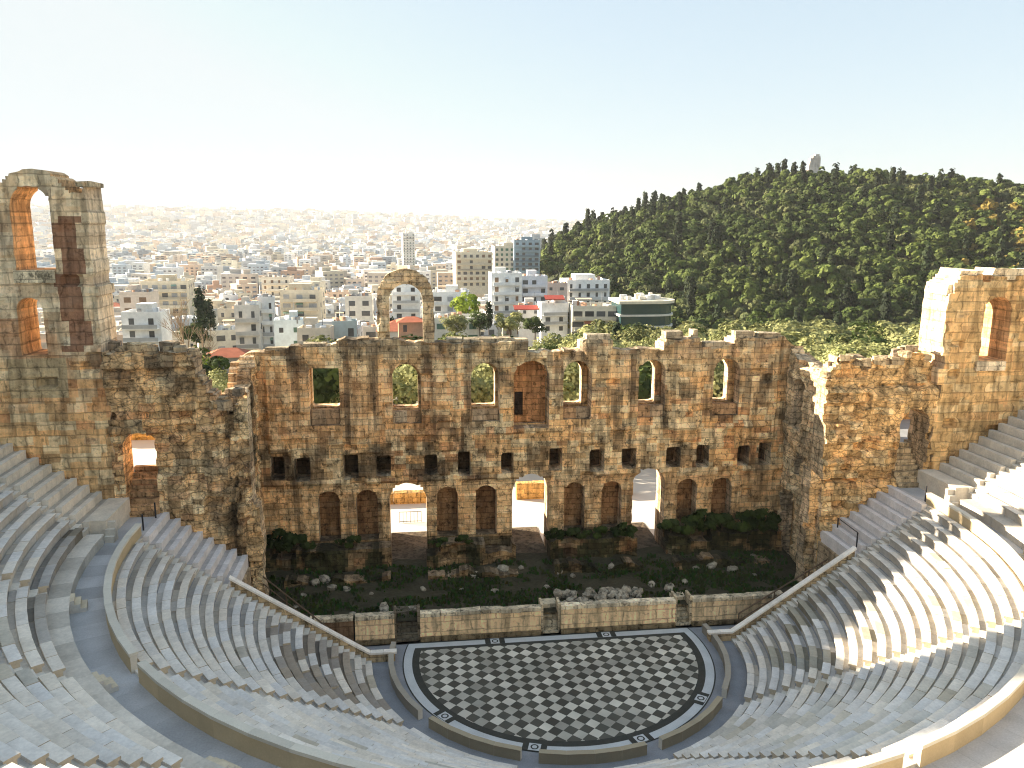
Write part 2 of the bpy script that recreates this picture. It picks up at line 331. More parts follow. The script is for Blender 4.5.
# blocked central window: back wall; a dark box paints the shade inside its small slot
P0(wall('blocked_window', lambda s, z: cut(np.maximum(np.abs(s)-1.5, np.abs(z-13.9)-2.6), rect(s, z, -9.75, .33, 12.1, 13.9)), (-1.6, 1.6, 11.3, 16.5), FR, .12, stage, None,
        mk_col(6, .9, .1, 0, lambda s, z, c: mix(c, (.42, .20, .09), .85), 0), d0=1.45), stage)
b = MB(); b.box((-.75, 13.2, 12.95), (.62, .12, 1.75), 0, 0, (.03, .02, .015)); P0(b.build('slot_shade_box', STONE, stage), stage)
b = MB()
for i, x in enumerate(WI):
    w_ = 1.0 if x else 1.3; h_ = [1.05, .8, .75, .75, .8, .8, .5][i]
    for k in (-1, 1): b.box((x+k*w_/2*.98, 12.2, 12.02+h_/2), (w_*.96, .5, h_), 0, 0, tuple(mix((.36, .22, .12), (.4, .35, .27), random.random())))
P0(b.build('sill_blocks', STONE, stage), stage)
AO = [(-10.95, 17.4), (-10.87, 20.05), (-10.75, 21.1), (-10.4, 21.95), (-9.8, 22.5), (-9.2, 22.85), (-8.5, 22.98), (-7.75, 22.7), (-7.15, 22.1), (-6.95, 20.8), (-6.9, 17.4)]
def sarch(s, z):
    xs = [p[0] for p in AO]; zs = [p[1] for p in AO]
    o = np.maximum(np.hypot(s+8.9, z-20.95)-1.95-.12*(fbm(s*2, z*2, 5)-.5), -(z-20.9)); leg = np.maximum(np.abs(s+8.9)-1.97-.1*(vn(z*1.7, s*0, 8)-.5), np.maximum(z-20.95, 17.2-z))
    return np.maximum(np.minimum(o, leg), -arch(s, z, -8.87, 1.17, 17.3, 21.85))
P0(wall('freestanding_arch', sarch, (-11.2, -6.6, 17.2, 23.3), FR, .95, stage, mk_relief(8, .12, .06, 0), mk_col(8, .2, .5, .6, lambda s, z, c: mix(c, (.30, .27, .21), .35), .25), cell=.14, d0=.35), stage)
b = MB()
for x0, x1, z_, h_ in ((-6.1, -.3, 17.85, .28), (3.9, 5.7, 17.95, .4), (9.8, 11.1, 18.1, .5), (11.9, 12.3, 18.05, .75), (12.8, 14.6, 17.3, .45), (15.2, 16.6, 18.0, .45), (16.9, 18.6, 17.95, .4), (-18.6, -16.9, 17.4, .25), (-16, -14.4, 17.65, .3)):
    n = max(1, int((x1-x0)/1.1))
    for k in range(n):
        L_ = (x1-x0)/n; b.box((x0+L_*(k+.5), 12.3+random.uniform(-.1, .15), z_+random.uniform(-.05, .05)), (L_*.97, 1.0, h_), 0, random.uniform(-.05, .05), tuple(mix((.42, .36, .27), (.2, .17, .13), random.random()*.7)), .05)
P0(b.build('cornice_blocks', STONE, stage), stage)
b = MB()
for x in (-9, 0, 9): b.box((x, 14.1, 1.42), (2.8, 6.6, .26), 0, 0, (.10, .08, .06))  # dark slab colour stands in for the shade on the passage floor
P0(b.build('lobby_shade_slab', STONE, stage), stage)
# podium under the niches, with gaps at the three doors
def spod(s, z):
    t = 3.2+.35*(fbm(s*.8, s*0, 31)-.5)-.7*(h2(np.floor(s/1.7), 2, 32) < .18)
    return cut(np.maximum(z-t, np.abs(s)-19.15), rect(s, z, -9, 1.25, 0, 9), rect(s, z, 0, 1.28, 0, 9), rect(s, z, 9, 1.15, 0, 9))
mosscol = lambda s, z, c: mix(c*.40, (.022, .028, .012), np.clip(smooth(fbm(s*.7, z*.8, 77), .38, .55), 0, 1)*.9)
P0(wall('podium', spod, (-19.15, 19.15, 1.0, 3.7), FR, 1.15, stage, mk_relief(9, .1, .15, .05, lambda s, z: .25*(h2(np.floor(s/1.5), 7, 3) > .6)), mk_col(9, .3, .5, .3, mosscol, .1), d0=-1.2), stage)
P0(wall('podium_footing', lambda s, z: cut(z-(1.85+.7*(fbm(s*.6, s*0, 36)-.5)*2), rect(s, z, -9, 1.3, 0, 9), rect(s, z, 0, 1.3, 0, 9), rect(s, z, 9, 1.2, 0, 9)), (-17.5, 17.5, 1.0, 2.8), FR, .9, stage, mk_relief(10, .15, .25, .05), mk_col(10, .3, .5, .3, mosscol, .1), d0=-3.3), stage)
# added side walls behind the doors, put there to shade the passage floor
b = MB()
for x in (-9, 0, 9):
    for k in (-1,): b.box((x+k*1.9, 15.7, 3.2), (.7, 3.6, 4.0), 0, 0, (.36, .26, .15))
P0(b.build('lobby_shade_walls', STONE, stage), stage)

# ------------------------------------------------------------------ wings, towers and returns
def wing(side):
    L = side < 0; nm = 'left' if L else 'right'
    # --- low wing with the parodos door
    wg = empty('wing_wall', (side*23, 4.5, 0), 'crumbling %s wing wall with an arched doorway above a flight of steps' % ('soot-streaked brown' if L else 'honey-coloured'), 'ruined wall')
    if L: T = [(-26.5, 18.5), (-21.4, 18.45), (-21.3, 18.2), (-21.15, 17.0), (-20.8, 16.7), (-20.7, 16.1), (-20.3, 15.9), (-20.2, 15.3), (-19.8, 14.9), (-19.6, 14.3), (-19.35, 14.9), (-19.0, 15.8), (-18.5, 15.8)]
    else: T = [(18.3, 15.6), (19.0, 16.1), (19.15, 16.9), (19.5, 17.2), (21.1, 17.15), (21.25, 16.5), (21.65, 16.4), (21.8, 17.0), (23.8, 16.95), (23.95, 17.4), (24.4, 17.6), (25.7, 17.5), (26.2, 17.0), (26.5, 16.8)]
    x0, x1 = (-26.5, -18.6) if L else (18.8, 26.5)
    dc = -24.95 if L else 25.15
    door = (lambda s, z: arch(s, z, dc, .95, 8.0, 13.6)) if L else (lambda s, z: arch(s, z, dc, 1.05, 8.0, 13.85))
    def sd_(s, z): return cut(np.maximum(z-top_poly(T, s, .3, 5+side, .5), np.maximum(x0-s, s-x1)), door(s, z))
    def ex(s, z):
        r = -.5*smooth(z, 15.2, 15.4)*(1 if not L else 0)+.15*(z < 9)
        if L: r = r+.35*smooth(z, 17.55, 17.65)+.2*np.exp(-((z-17)/.15)**2)-.5*smooth(s, -20.4, -19.6)*(fbm(s*1.5, z*.8, 6) > .45)
        else: r = r-.45*(s < 21.5)*(np.floor(z/1.3) % 2 == 0)*(z > 9)*(z < 15.2)-.3*((s > 21.5) & (s < 22.6) & (z > 11) & (z < 13.8))+.2*((s > 22.8) & (z > 9.5) & (z < 14.6) & (s < 24))
        return r
    def cx(s, z, c):
        if L:
            c = mix(c, (.07, .06, .05), smooth(z, 15.2, 16.8)*.75*smooth(fbm(s*.9, z*.5, 71), .3, .55))
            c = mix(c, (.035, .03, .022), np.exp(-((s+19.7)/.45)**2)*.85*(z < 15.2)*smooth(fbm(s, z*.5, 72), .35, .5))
            return mix(c, (.36, .26, .16), .15)
        return mix(c, (.50, .34, .15), .35)
    cf = mk_col(12 if L else 13, .5 if L else .4, .45 if L else .3, .35 if L else .1, cx, .25)
    P0(wall('masonry', sd_, (x0, x1, -.3, 19.0), ((0, 4.5, 0), (1, 0, 0), (0, 1, 0)), 1.75, wg, mk_relief(14+side, .2, .34, .08, ex), cf, cell=.17, m=STONER, bounce_jamb=(-25.95, -23) if L else (24.1, 26.1)), wg)
    # loose stones on the broken top
    b = MB()
    for k in range(26):
        x = random.uniform(x0+.2, x1-.2); zt = float(top_poly(T, np.array([x]), .3, 5+side, .5)[0]); q = random.uniform(.25, .6)
        b.box((x, 5.4+random.uniform(-.6, .6), zt+q*.2), (q*1.4, q*1.3, q), 0, random.uniform(-.6, .6), tuple(mix((.45, .36, .24), (.25, .2, .15), random.random())), q*.15)
    P0(b.build('loose_stones', STONE, wg), wg)
    # --- tower
    tw = empty('tower_wall', (side*33, 4.5, 0), 'tall %s corner tower of pale blocks with %s' % (('broken', 'two arched windows, one above the other') if L else ('sunlit stepped', 'one arched window and flat slabs on top')), 'ruined tower')
    if L:
        T2 = [(-53, 28.4), (-34, 28.4), (-33.2, 27.2), (-31.7, 27.3), (-31.2, 28.0), (-30.6, 28.55), (-29.9, 28.85), (-29.3, 28.9), (-28.6, 28.75), (-28.0, 28.35), (-27.4, 27.7), (-26.8, 27.6), (-26.75, 28.2), (-26.4, 28.25)]
        edge = lambda z: -26.45-.012*(z-18)+.3*(h2(np.floor(z/.7), 1, 50)-.5); xa, xb = -52.4, -26.2  # unseen outer end stretched outward to cast shade on the right seats
        holes = lambda s, z: [arch(s, z, -29.6, 1.07, 23.3, 27.95), arch(s, z, -35, 1.07, 23.3, 27.95), arch(s, z, -30.2, .72, 18.4, 21.75), arch(s, z, -35.4, .72, 18.4, 21.75)]
    else:
        T2 = [(26.2, 20.6), (26.5, 21.5), (26.75, 21.6), (26.9, 22.3), (27.3, 22.8), (28.9, 22.9), (29.1, 22.4), (29.4, 22.3), (29.5, 22.7), (32, 22.8), (42, 22.8)]
        edge = lambda z: 26.6+.02*(z-18)+.5*(h2(np.floor(z/.7), 1, 50)-.5); xa, xb = 26.2, 41.4
        holes = lambda s, z: [arch(s, z, 30.25, .98, 17.1, 21.4), arch(s, z, 35.6, .98, 17.1, 21.4)]
    def st(s, z):
        e_ = (s-edge(z)) if L else (edge(z)-s)
        return cut(np.maximum(np.maximum(z-top_poly(T2, s, .12, 7), e_), (xa-s) if L else (s-xb)), *holes(s, z))
    def ct(s, z, c):
        if L:
            r, cc = blocks(s, z, .75, 1.2, 61)
            up_ = smooth(z, 17.5, 19)
            c = mix(c, mix((.66, .60, .46), (.42, .35, .25), h2(r, cc, 62)), up_*.7)
            patch = ((np.abs(s+27.6+.25*np.floor(h2(np.floor(z/.7), 3, 64)*3)) < .62) & (z > 18.6) & (z < 26.4)) | ((np.abs(s+28.2) < .35) & (z > 24.5) & (z < 26))
            c = np.where(patch[..., None], mix(c, (.17, .07, .04), .85), c)
            c = mix(c, (.42, .20, .09), (z < 20.5)*(z > 15)*smooth(fbm(s*.4, z*.4, 68), .4, .6)*.6)
            c = np.where(((np.abs(s+30.1) < 1.6) & (z > 15.8) & (z < 18.3))[..., None], (.42, .33, .2), c)
            return c
        return mix(c, (.52, .36, .16), .45)
    P0(wall('masonry', st, (xa, xb, -.3, 29.2), ((0, 4.5, 0), (1, 0, 0), (0, 1, 0)), 2.65, tw, mk_relief(17+side, .06, .1, .02), mk_col(18+side, .5, .3, .15, ct, .3), cell=.18, m=STONEB, bounce_jamb=(-60, -27.4) if L else (28, 60)), tw)
    b = MB()
    if L:
        for x, z_, w_, h_ in ((-26.75, 28.1, .8, .35), (-31.8, 27.7, 1.0, .4)): b.box((x, 5.8, z_), (w_, 2.3, h_), 0, .02, (.38, .33, .24), .06)
    else:
        for x, z_, w_, h_ in ((27.0, 21.95, 1.0, .7), (28.1, 22.85, 1.5, .6), (31.0, 22.8, 2.3, .8), (33.6, 22.8, 2.4, .8), (36.3, 22.8, 2.6, .8)): b.box((x, 5.75, z_), (w_, 2.2, h_), 0, random.uniform(-.08, .08), (.72, .62, .46), .14)
    if not L: b.box((30.15, 4.62, 16.75), (2.1, .5, .62), 0, 0, (.6, .52, .4))
    else: b.box((-29.7, 4.62, 22.95), (2.2, .5, .7), 0, 0, (.5, .45, .34))
    P0(b.build('top_slabs', STONE, tw), tw)
    # --- return wall between wing and stage wall
    xr = -19.2 if L else 19.4
    rw = empty('return_wall', (xr, 9, 0), 'narrow %s return wall joining the stage wall at its %s' % (('black-streaked', 'shaded end below the broken gap') if L else ('grey and cream', 'sunlit end, with a tall niche over a dark door')), 'ruined wall')
    T3 = [(6.2, 15.9), (8, 15.5), (9.5, 15.3), (10.3, 16.5), (11.8, 17.4)] if L else [(6.2, 16.1), (7.8, 16.1), (9.6, 16.4), (11.0, 16.7), (11.8, 17.3)]
    hs = (lambda s, z: [arch(s, z, 9.6, .8, .8, 5.6)]) if L else (lambda s, z: [arch(s, z, 9.9, .85, 11.2, 15.0), arch(s, z, 10.2, 1.0, 1.0, 6.5), rect(s, z, 9.4, .35, 7.9, 9.6)])
    def sr(s, z): return cut(np.maximum(z-top_poly(T3, s, .3, 9+side, .5), np.maximum(6.26-s, s-11.62)), *hs(s, z))
    def cr(s, z, c):
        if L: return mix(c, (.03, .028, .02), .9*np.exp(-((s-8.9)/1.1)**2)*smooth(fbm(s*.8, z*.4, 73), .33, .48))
        return mix(c, (.60, .52, .38), .45)
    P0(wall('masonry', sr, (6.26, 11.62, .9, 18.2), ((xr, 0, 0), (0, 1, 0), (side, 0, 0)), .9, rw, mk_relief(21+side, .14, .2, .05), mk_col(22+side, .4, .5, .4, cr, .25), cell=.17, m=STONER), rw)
    P0(wall('backing', lambda s, z: np.maximum(z-top_poly(T3, s, .3, 4, .5)+.3, np.maximum(6.26-s, s-11.62)), (6.26, 11.62, .9, 18.2), ((xr, 0, 0), (0, 1, 0), (side, 0, 0)), .6, rw, None, mk_col(25, .6, .3, .2, lambda s, z, c: c*.8), cell=.3, d0=.92), rw)
    # broken pier end at the corner towards the stage
    pr = empty('broken_pier', (side*18.6, 5, 0), 'jagged %s pier standing against the end of the wing wall' % ('sooty leaning' if L else 'grey ribbed'), 'ruined pier')
    pz = 9.0 if L else 9.4
    def sp(s, z): return np.maximum(z-pz-1.5*(fbm(s*1.5, s*0, 3)-.5), np.abs(s)-.40-.2*(fbm(z*.8, z*0, 5+side)-.5)*2)
    P0(wall('masonry', sp, (-1, 1, .9, pz+1), ((-18.55 if L else 18.5, 4.75, 0), (1, 0, 0), (0, 1, 0)), 1.1, pr, mk_relief(30+side, .15, .2, .05), mk_col(31+side, .4, .5, .4, None, .25), cell=.15, m=STONER), pr)
    # --- steps in the parodos doorway
    stp = empty('doorway_steps', (dc, 4.3, 8.43), 'short flight of worn steps inside the %s' % ('sunlit left arched doorway' if L else 'dark right arched doorway'), 'steps')
    b = MB()
    for k in range(8): b.box((0, .1+.3*k, .16*(k+1)-.2), (1.9+.004*k, .36, .32*(k+1)+.4), 0, 0, tuple(np.array((.46, .30, .17) if L else (.5, .4, .27))*random.uniform(.8, 1.15)))
    b.build('flight', STONE, stp)
    return wg
wing(-1); wing(1)
# ground outside the doorways and the outer walls seen through them
b = MB(); b.box((-28, 13, 9.9), (14, 11.0, .8), 0); o = b.build('outer_terrace', PLAZA); tag(o, kind='structure')
b = MB(); b.box((27, 12.6, 9.9), (12, 10.4, .8), 0); o = b.build('outer_terrace', PAVE); tag(o, kind='structure')
bw = empty('boundary_wall', (-26, 17, 10.3), 'sunlit ochre wall seen through the left arched doorway', 'wall')
P0(wall('masonry', lambda s, z: np.maximum(z-12.2-.2*vn(s, s*0, 2), np.abs(s)-6), (-6, 6, 9.6, 12.6), ((-27, 15.5, 0), (1, 0, 0), (0, 1, 0)), .6, bw, mk_relief(40, .03, .03, 0), lambda s, z, d: np.tile((.55, .36, .14), (len(s), 1))*(.8+.4*h2(np.floor(s), np.floor(z*2), 4))[:, None], cell=.3), bw)
bw = empty('boundary_wall', (27, 17, 10.3), 'low shaded wall seen through the right arched doorway', 'wall')
P0(wall('masonry', lambda s, z: np.maximum(z-12.6, np.abs(s)-6), (-6, 6, 9.6, 12.9), ((27, 15.5, 0), (1, 0, 0), (0, 1, 0)), .6, bw, mk_relief(41, .03, .03, 0), mk_col(42, .3, .2), cell=.3), bw)
b = MB(); b.box((0, 0, .55), (1.1, .06, .9), 0); b.box((-.45, 0, .05), (.06, .06, .5)); b.box((.45, 0, .05), (.06, .06, .5))
o = b.build('notice_board', mat('blue_panel', (.10, .25, .5), attr=False, bump=0)); o.location = (24.55, 8.4, 10.5); tag(o, 'small blue notice board inside the right arched doorway', 'notice board')

# ------------------------------------------------------------------ cavea
NLOW, R0L, DRL, Z0L, DZL = 20, 11.3, .64, .45, .43
NUP, R0U, DRU, Z0U, DZU = 17, 26.58, .67, 9.62, .45
def pol(R, t, z): return (R*np.sin(t), -R*np.cos(t), z)       # t from -Y towards +X
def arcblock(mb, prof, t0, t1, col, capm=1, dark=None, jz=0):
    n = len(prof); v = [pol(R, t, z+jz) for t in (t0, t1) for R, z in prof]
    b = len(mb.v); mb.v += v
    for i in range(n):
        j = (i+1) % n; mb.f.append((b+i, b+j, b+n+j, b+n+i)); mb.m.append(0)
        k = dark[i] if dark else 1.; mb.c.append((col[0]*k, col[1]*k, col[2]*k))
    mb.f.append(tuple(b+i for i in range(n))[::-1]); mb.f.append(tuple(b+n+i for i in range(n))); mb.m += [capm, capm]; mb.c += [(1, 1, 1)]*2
def seatprof(R0, zt, dr, foot=.31, drop=.10):
    zb = zt-.62
    return [(R0+.03, zb), (R0+.03, zt-.13), (R0-.07, zt-.10), (R0-.07, zt-.01), (R0-.055, zt), (R0+dr-foot, zt), (R0+dr-foot+.01, zt-drop), (R0+dr+.02, zt-drop), (R0+dr+.02, zb)]
SHD = [.68, .68, .6, 1.05, 1.06, 1.05, .7, .8, .85]  # risers and undercut painted dark as shade, foot channel as worn dirt
def bcol(t, row, upper):
    k = random.random(); base = np.array([1.0, 1.0, 1.0])*(.92+.14*k)
    base *= 1+np.array([.03, 0, -.05])*random.uniform(-1, 1.6)
    td = math.degrees(t)
    n = float(fbm(t*9, row*.33, 5 if upper else 6)); n2 = float(fbm(t*22, row*.8, 15))
    base *= .80+.42*n
    if random.random() < .03: base *= np.array([.7, .68, .62])
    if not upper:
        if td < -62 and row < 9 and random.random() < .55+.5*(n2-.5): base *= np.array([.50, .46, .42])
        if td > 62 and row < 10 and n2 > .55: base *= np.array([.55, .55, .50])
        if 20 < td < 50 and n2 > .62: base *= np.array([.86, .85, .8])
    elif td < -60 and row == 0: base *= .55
    return tuple(base)
def wedge(upper, t0, t1, sw, label, fill=True):
    n, R0, DR, Z0, DZ = (NUP, R0U, DRU, Z0U, DZU) if upper else (NLOW, R0L, DRL, Z0L, DZL)
    e_ = empty('seating_wedge', (0, 0, 0), label, 'stone seating', 'upper seating wedges' if upper else 'lower seating wedges')
    for r in range(n):
        R = R0+DR*r; zt = Z0+DZ*r; a0 = math.radians(t0)+sw/R; a1 = math.radians(t1)-sw/R
        nb = max(1, int((a1-a0)*R/1.15)); mb = MB(); tt = np.linspace(a0, a1, nb+1)
        tt[1:-1] += RNG.uniform(-.12, .12, nb-1)/R
        for k in range(nb):
            g = .006/R; jr = random.uniform(-.015, .015); jz = random.uniform(-.012, .012)
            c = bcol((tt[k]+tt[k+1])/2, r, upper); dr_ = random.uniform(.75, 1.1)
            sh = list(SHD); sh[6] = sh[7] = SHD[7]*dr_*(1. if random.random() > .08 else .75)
            if not upper and r < 12 and c[0] < .5 and random.random() < .45: pr = [(q[0]+jr, min(q[1], zt-.12)) for q in seatprof(R, zt, DR)]
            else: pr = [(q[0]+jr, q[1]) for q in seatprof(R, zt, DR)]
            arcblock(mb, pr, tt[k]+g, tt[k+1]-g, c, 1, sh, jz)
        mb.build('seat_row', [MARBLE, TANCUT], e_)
    return e_
WL = [(-90, -54, 'far left lower seating wedge, worn brown near the orchestra'), (-54, -18, 'grey near left lower seating wedge, right of the gap in the left parapet'),
      (-18, 18, 'lower seating wedge directly below the viewer, facing the middle of the stage'), (18, 54, 'near right lower seating wedge in shade beneath the sunlit band'), (54, 90, 'far right lower seating wedge crossed by the bright patch of sunlight')]
for t0, t1, l in WL: wedge(False, t0, t1, .42, l)
UL_ = [(-90, -72, 'topmost left wedge beside the left tower'), (-72, -54, 'upper wedge at the left picture edge with a dark dirty front ledge'), (-54, -36, 'upper left wedge above the curved blue-grey walkway'), (-36, -18, 'upper wedge at the bottom left corner of the view'),
       (-18, 0, 'upper wedge just below the viewer, left of the axis'), (0, 18, 'upper wedge just below the viewer, right of the axis'), (18, 36, 'upper wedge at the bottom right corner behind the glowing parapet'), (36, 54, 'upper right wedge beyond the right picture corner'),
       (54, 72, 'upper right wedge above the bend of the right walkway'), (72, 90, 'topmost right wedge beside the sunlit right tower')]
for t0, t1, l in UL_: wedge(True, t0, t1, .42, l)
# stairs
def stairs(upper, td, label):
    n, R0, DR, Z0, DZ = (NUP, R0U, DRU, Z0U, DZU) if upper else (NLOW, R0L, DRL, Z0L, DZL)
    mb = MB(); t = math.radians(td)
    for r in range(n):
        for k in (0, 1):
            R = R0+DR*r+k*DR/2; zt = Z0+DZ*r-DZ*(1-k)/2-.07; hw = .41/R
            c = np.array([1, .99, .95])*random.uniform(.8, 1.1)
            arcblock(mb, [(R, zt-.5), (R, zt), (R+DR/2+.02, zt), (R+DR/2+.02, zt-.5)], t-hw, t+hw, tuple(c), 0, [.75, 1, 1, 1], 0)
    if upper:
        for k in range(3 if abs(td) < 80 else 0):
            R = 25.0+.24*k; zt = 8.43+.21*(k+1); hw = .45/R
            arcblock(mb, [(R, 8.4), (R, zt-.02), (R+.26, zt-.02), (R+.26, 8.4)], t-hw, t+hw, (.92, .84, .68), 0, None, 0)
    o = mb.build('stairway', [MARBLE, TANCUT]); tag(o, label, 'stairs', 'upper radial stairways' if upper else 'lower radial stairways')
for td, l in ((-90, 'steep stairs descending beside the left end wall of the lower seats'), (-54, 'radial stairs dropping from the gap in the left curved parapet to the orchestra'), (-18, 'radial stairs left of centre at the bottom, meeting the ring parapet gap'),
              (18, 'radial stairs right of centre from the break in the lit right parapet'), (54, 'radial stairs climbing through the sunlit patch of the right seats'), (90, 'steep stairs beside the right end wall of the lower seats')): stairs(False, td, l)
for td, l in ((-90, 'upper stairs nearest the left tower'), (-72, 'upper stairs ending in tan steps beside the dark left ledge'), (-54, 'upper left stairs with tan steps above the walkway bend'), (-36, 'upper stairs crossing the bottom left corner'), (-18, 'upper stairs below the viewer on the left'),
              (18, 'upper stairs below the viewer on the right'), (36, 'upper stairs near the bottom right corner'), (54, 'upper right stairs outside the sunlit corner'), (72, 'upper right stairs at the right picture edge'), (90, 'upper stairs nearest the right tower')): stairs(True, td, l)
def ringmesh(prof, t0, t1, mb, seg=1.2, col=(1, 1, 1), gap=.004, dark=None, var=.12):
    R = prof[0][0]; a0, a1 = math.radians(t0), math.radians(t1); n = max(1, int((a1-a0)*R/seg))
    for k in range(n):
        q = random.uniform(1-var, 1+var); arcblock(mb, prof, a0+(a1-a0)*k/n+gap/R, a0+(a1-a0)*(k+1)/n-gap/R, tuple(np.array(col)*q), 0, dark)
# parapet of the diazoma
MIXM = mat('parapet_marble', (.62, .58, .50), nscale=1.2, namp=.15, bump=.2, rough=.7)
pz1 = 9.28
def parapet(t0, t1, label):
    p = empty('curved_parapet', (0, 0, 0), label, 'parapet', 'parapet of the middle walkway'); mb = MB()
    ringmesh([(23.98, 8.5), (23.98, pz1-.14), (24.24, pz1-.14), (24.24, 8.35)], t0, t1, mb, 1.6, (.92, .78, .56), .0, [.9, .9, .9, .9], .10); mb.build('parapet_body', MIXM, p)
    mb = MB(); ringmesh([(23.94, pz1-.135), (23.94, pz1), (24.27, pz1), (24.27, pz1-.135)], t0, t1, mb, 1.6, (1.05, 1.05, 1.03), .004, None, .10); mb.build('coping', MIXM, p)
g = 1.0
for t0, t1, l in ((-92, -54-g, 'curved marble parapet at far left beside the blue-grey walkway'), (-54+g, -18-g, 'curved tan parapet sweeping along the bottom left'), (-18+g, 18-g, 'curved parapet section at the bottom centre, catching sun on top'),
                  (18+g, 54-g, 'glowing golden parapet curving at the bottom right'), (54+g, 92, 'curved parapet at far right under the sunlit upper seats')): parapet(t0, t1, l)
# walkway, podium ledge, bank under the seats
mb = MB(); ringmesh([(24.0, 8.0), (24.0, 8.42), (25.9, 8.43), (25.9, 8.0)], -96, 96, mb, 1.3, (1, 1, 1), .004, None, .16)
for s in (-1, 1): mb.box((s*25.2, 3.3, 8.2), (2.35, 2.5, .46))
o = mb.build('walkway', mat('walkway_stone', (.47, .47, .475), nscale=.8, namp=.3, bump=.15)); tag(o, kind='structure')
for (t0, t1, l) in ((-90, -30, 'weathered podium wall and wide ledge left of the middle walkway'), (-30, 30, 'podium wall of the upper seats below the viewer'), (30, 90, 'podium wall of the upper seats along the right walkway')):
    mb = MB(); ringmesh([(25.72, 8.2), (25.72, 8.95), (25.67, 8.97), (25.67, 9.05), (26.7, 9.05), (26.7, 8.2)], t0, t1, mb, 1.5, (.86, .84, .80), .004, [.9, .8, .9, 1, .55 if t0 < -80 else .7, 1], .25)
    o = mb.build('podium_wall', MARBLE); tag(o, l, 'podium wall', 'podium under the upper seats')
def lathe(name, prof, t0, t1, n, m, thick=None):
    V, F = [], []
    for i in range(n+1):
        t = math.radians(t0+(t1-t0)*i/n); V += [pol(R, t, z) for R, z in prof]
    k = len(prof)
    for i in range(n):
        for j in range(k-1): F.append((i*k+j, (i+1)*k+j, (i+1)*k+j+1, i*k+j+1))
    me = npmesh(name, np.array(V), F, m, np.ones((len(F), 3))); return link(name, me)
zl = lambda R: Z0L+DZL*(R-R0L)/DRL; zu = lambda R: Z0U+DZU*(R-R0U)/DRU
o = lathe('cavea_bank', [(11.28, -.1), (11.35, .0), (24.0, zl(24.0)-.55), (25.8, 8.0), (26.6, 8.9), (38.0, zu(38)-.6), (38.0, 0)], -91, 91, 90, PAVE); tag(o, kind='structure')
# top gallery and outer wall of the auditorium
mb = MB(); ringmesh([(37.97, 15), (37.97, 17.15), (40.6, 17.15), (40.6, 15)], -90, 90, mb, 2.4, (.9, .88, .84), 0, None, .08)
o = mb.build('top_walkway', MARBLE); tag(o, kind='structure')
OUTZ = 18.6
mb = MB()
for t0, t1, oz in ((-90, -68.5, 20.9), (-68.5, -40, 19.6), (-40, 90, 18.6)): ringmesh([(40.6, 0), (40.6, oz), (41.4, oz), (41.4, 0)], t0, t1, mb, 2.4, (.42, .30, .18), 0, None, .2)  # wall heights stepped on the left to shade the rear seats
o = mb.build('outer_wall', STONE); tag(o, 'curved outer wall round the top of the seats', 'wall')
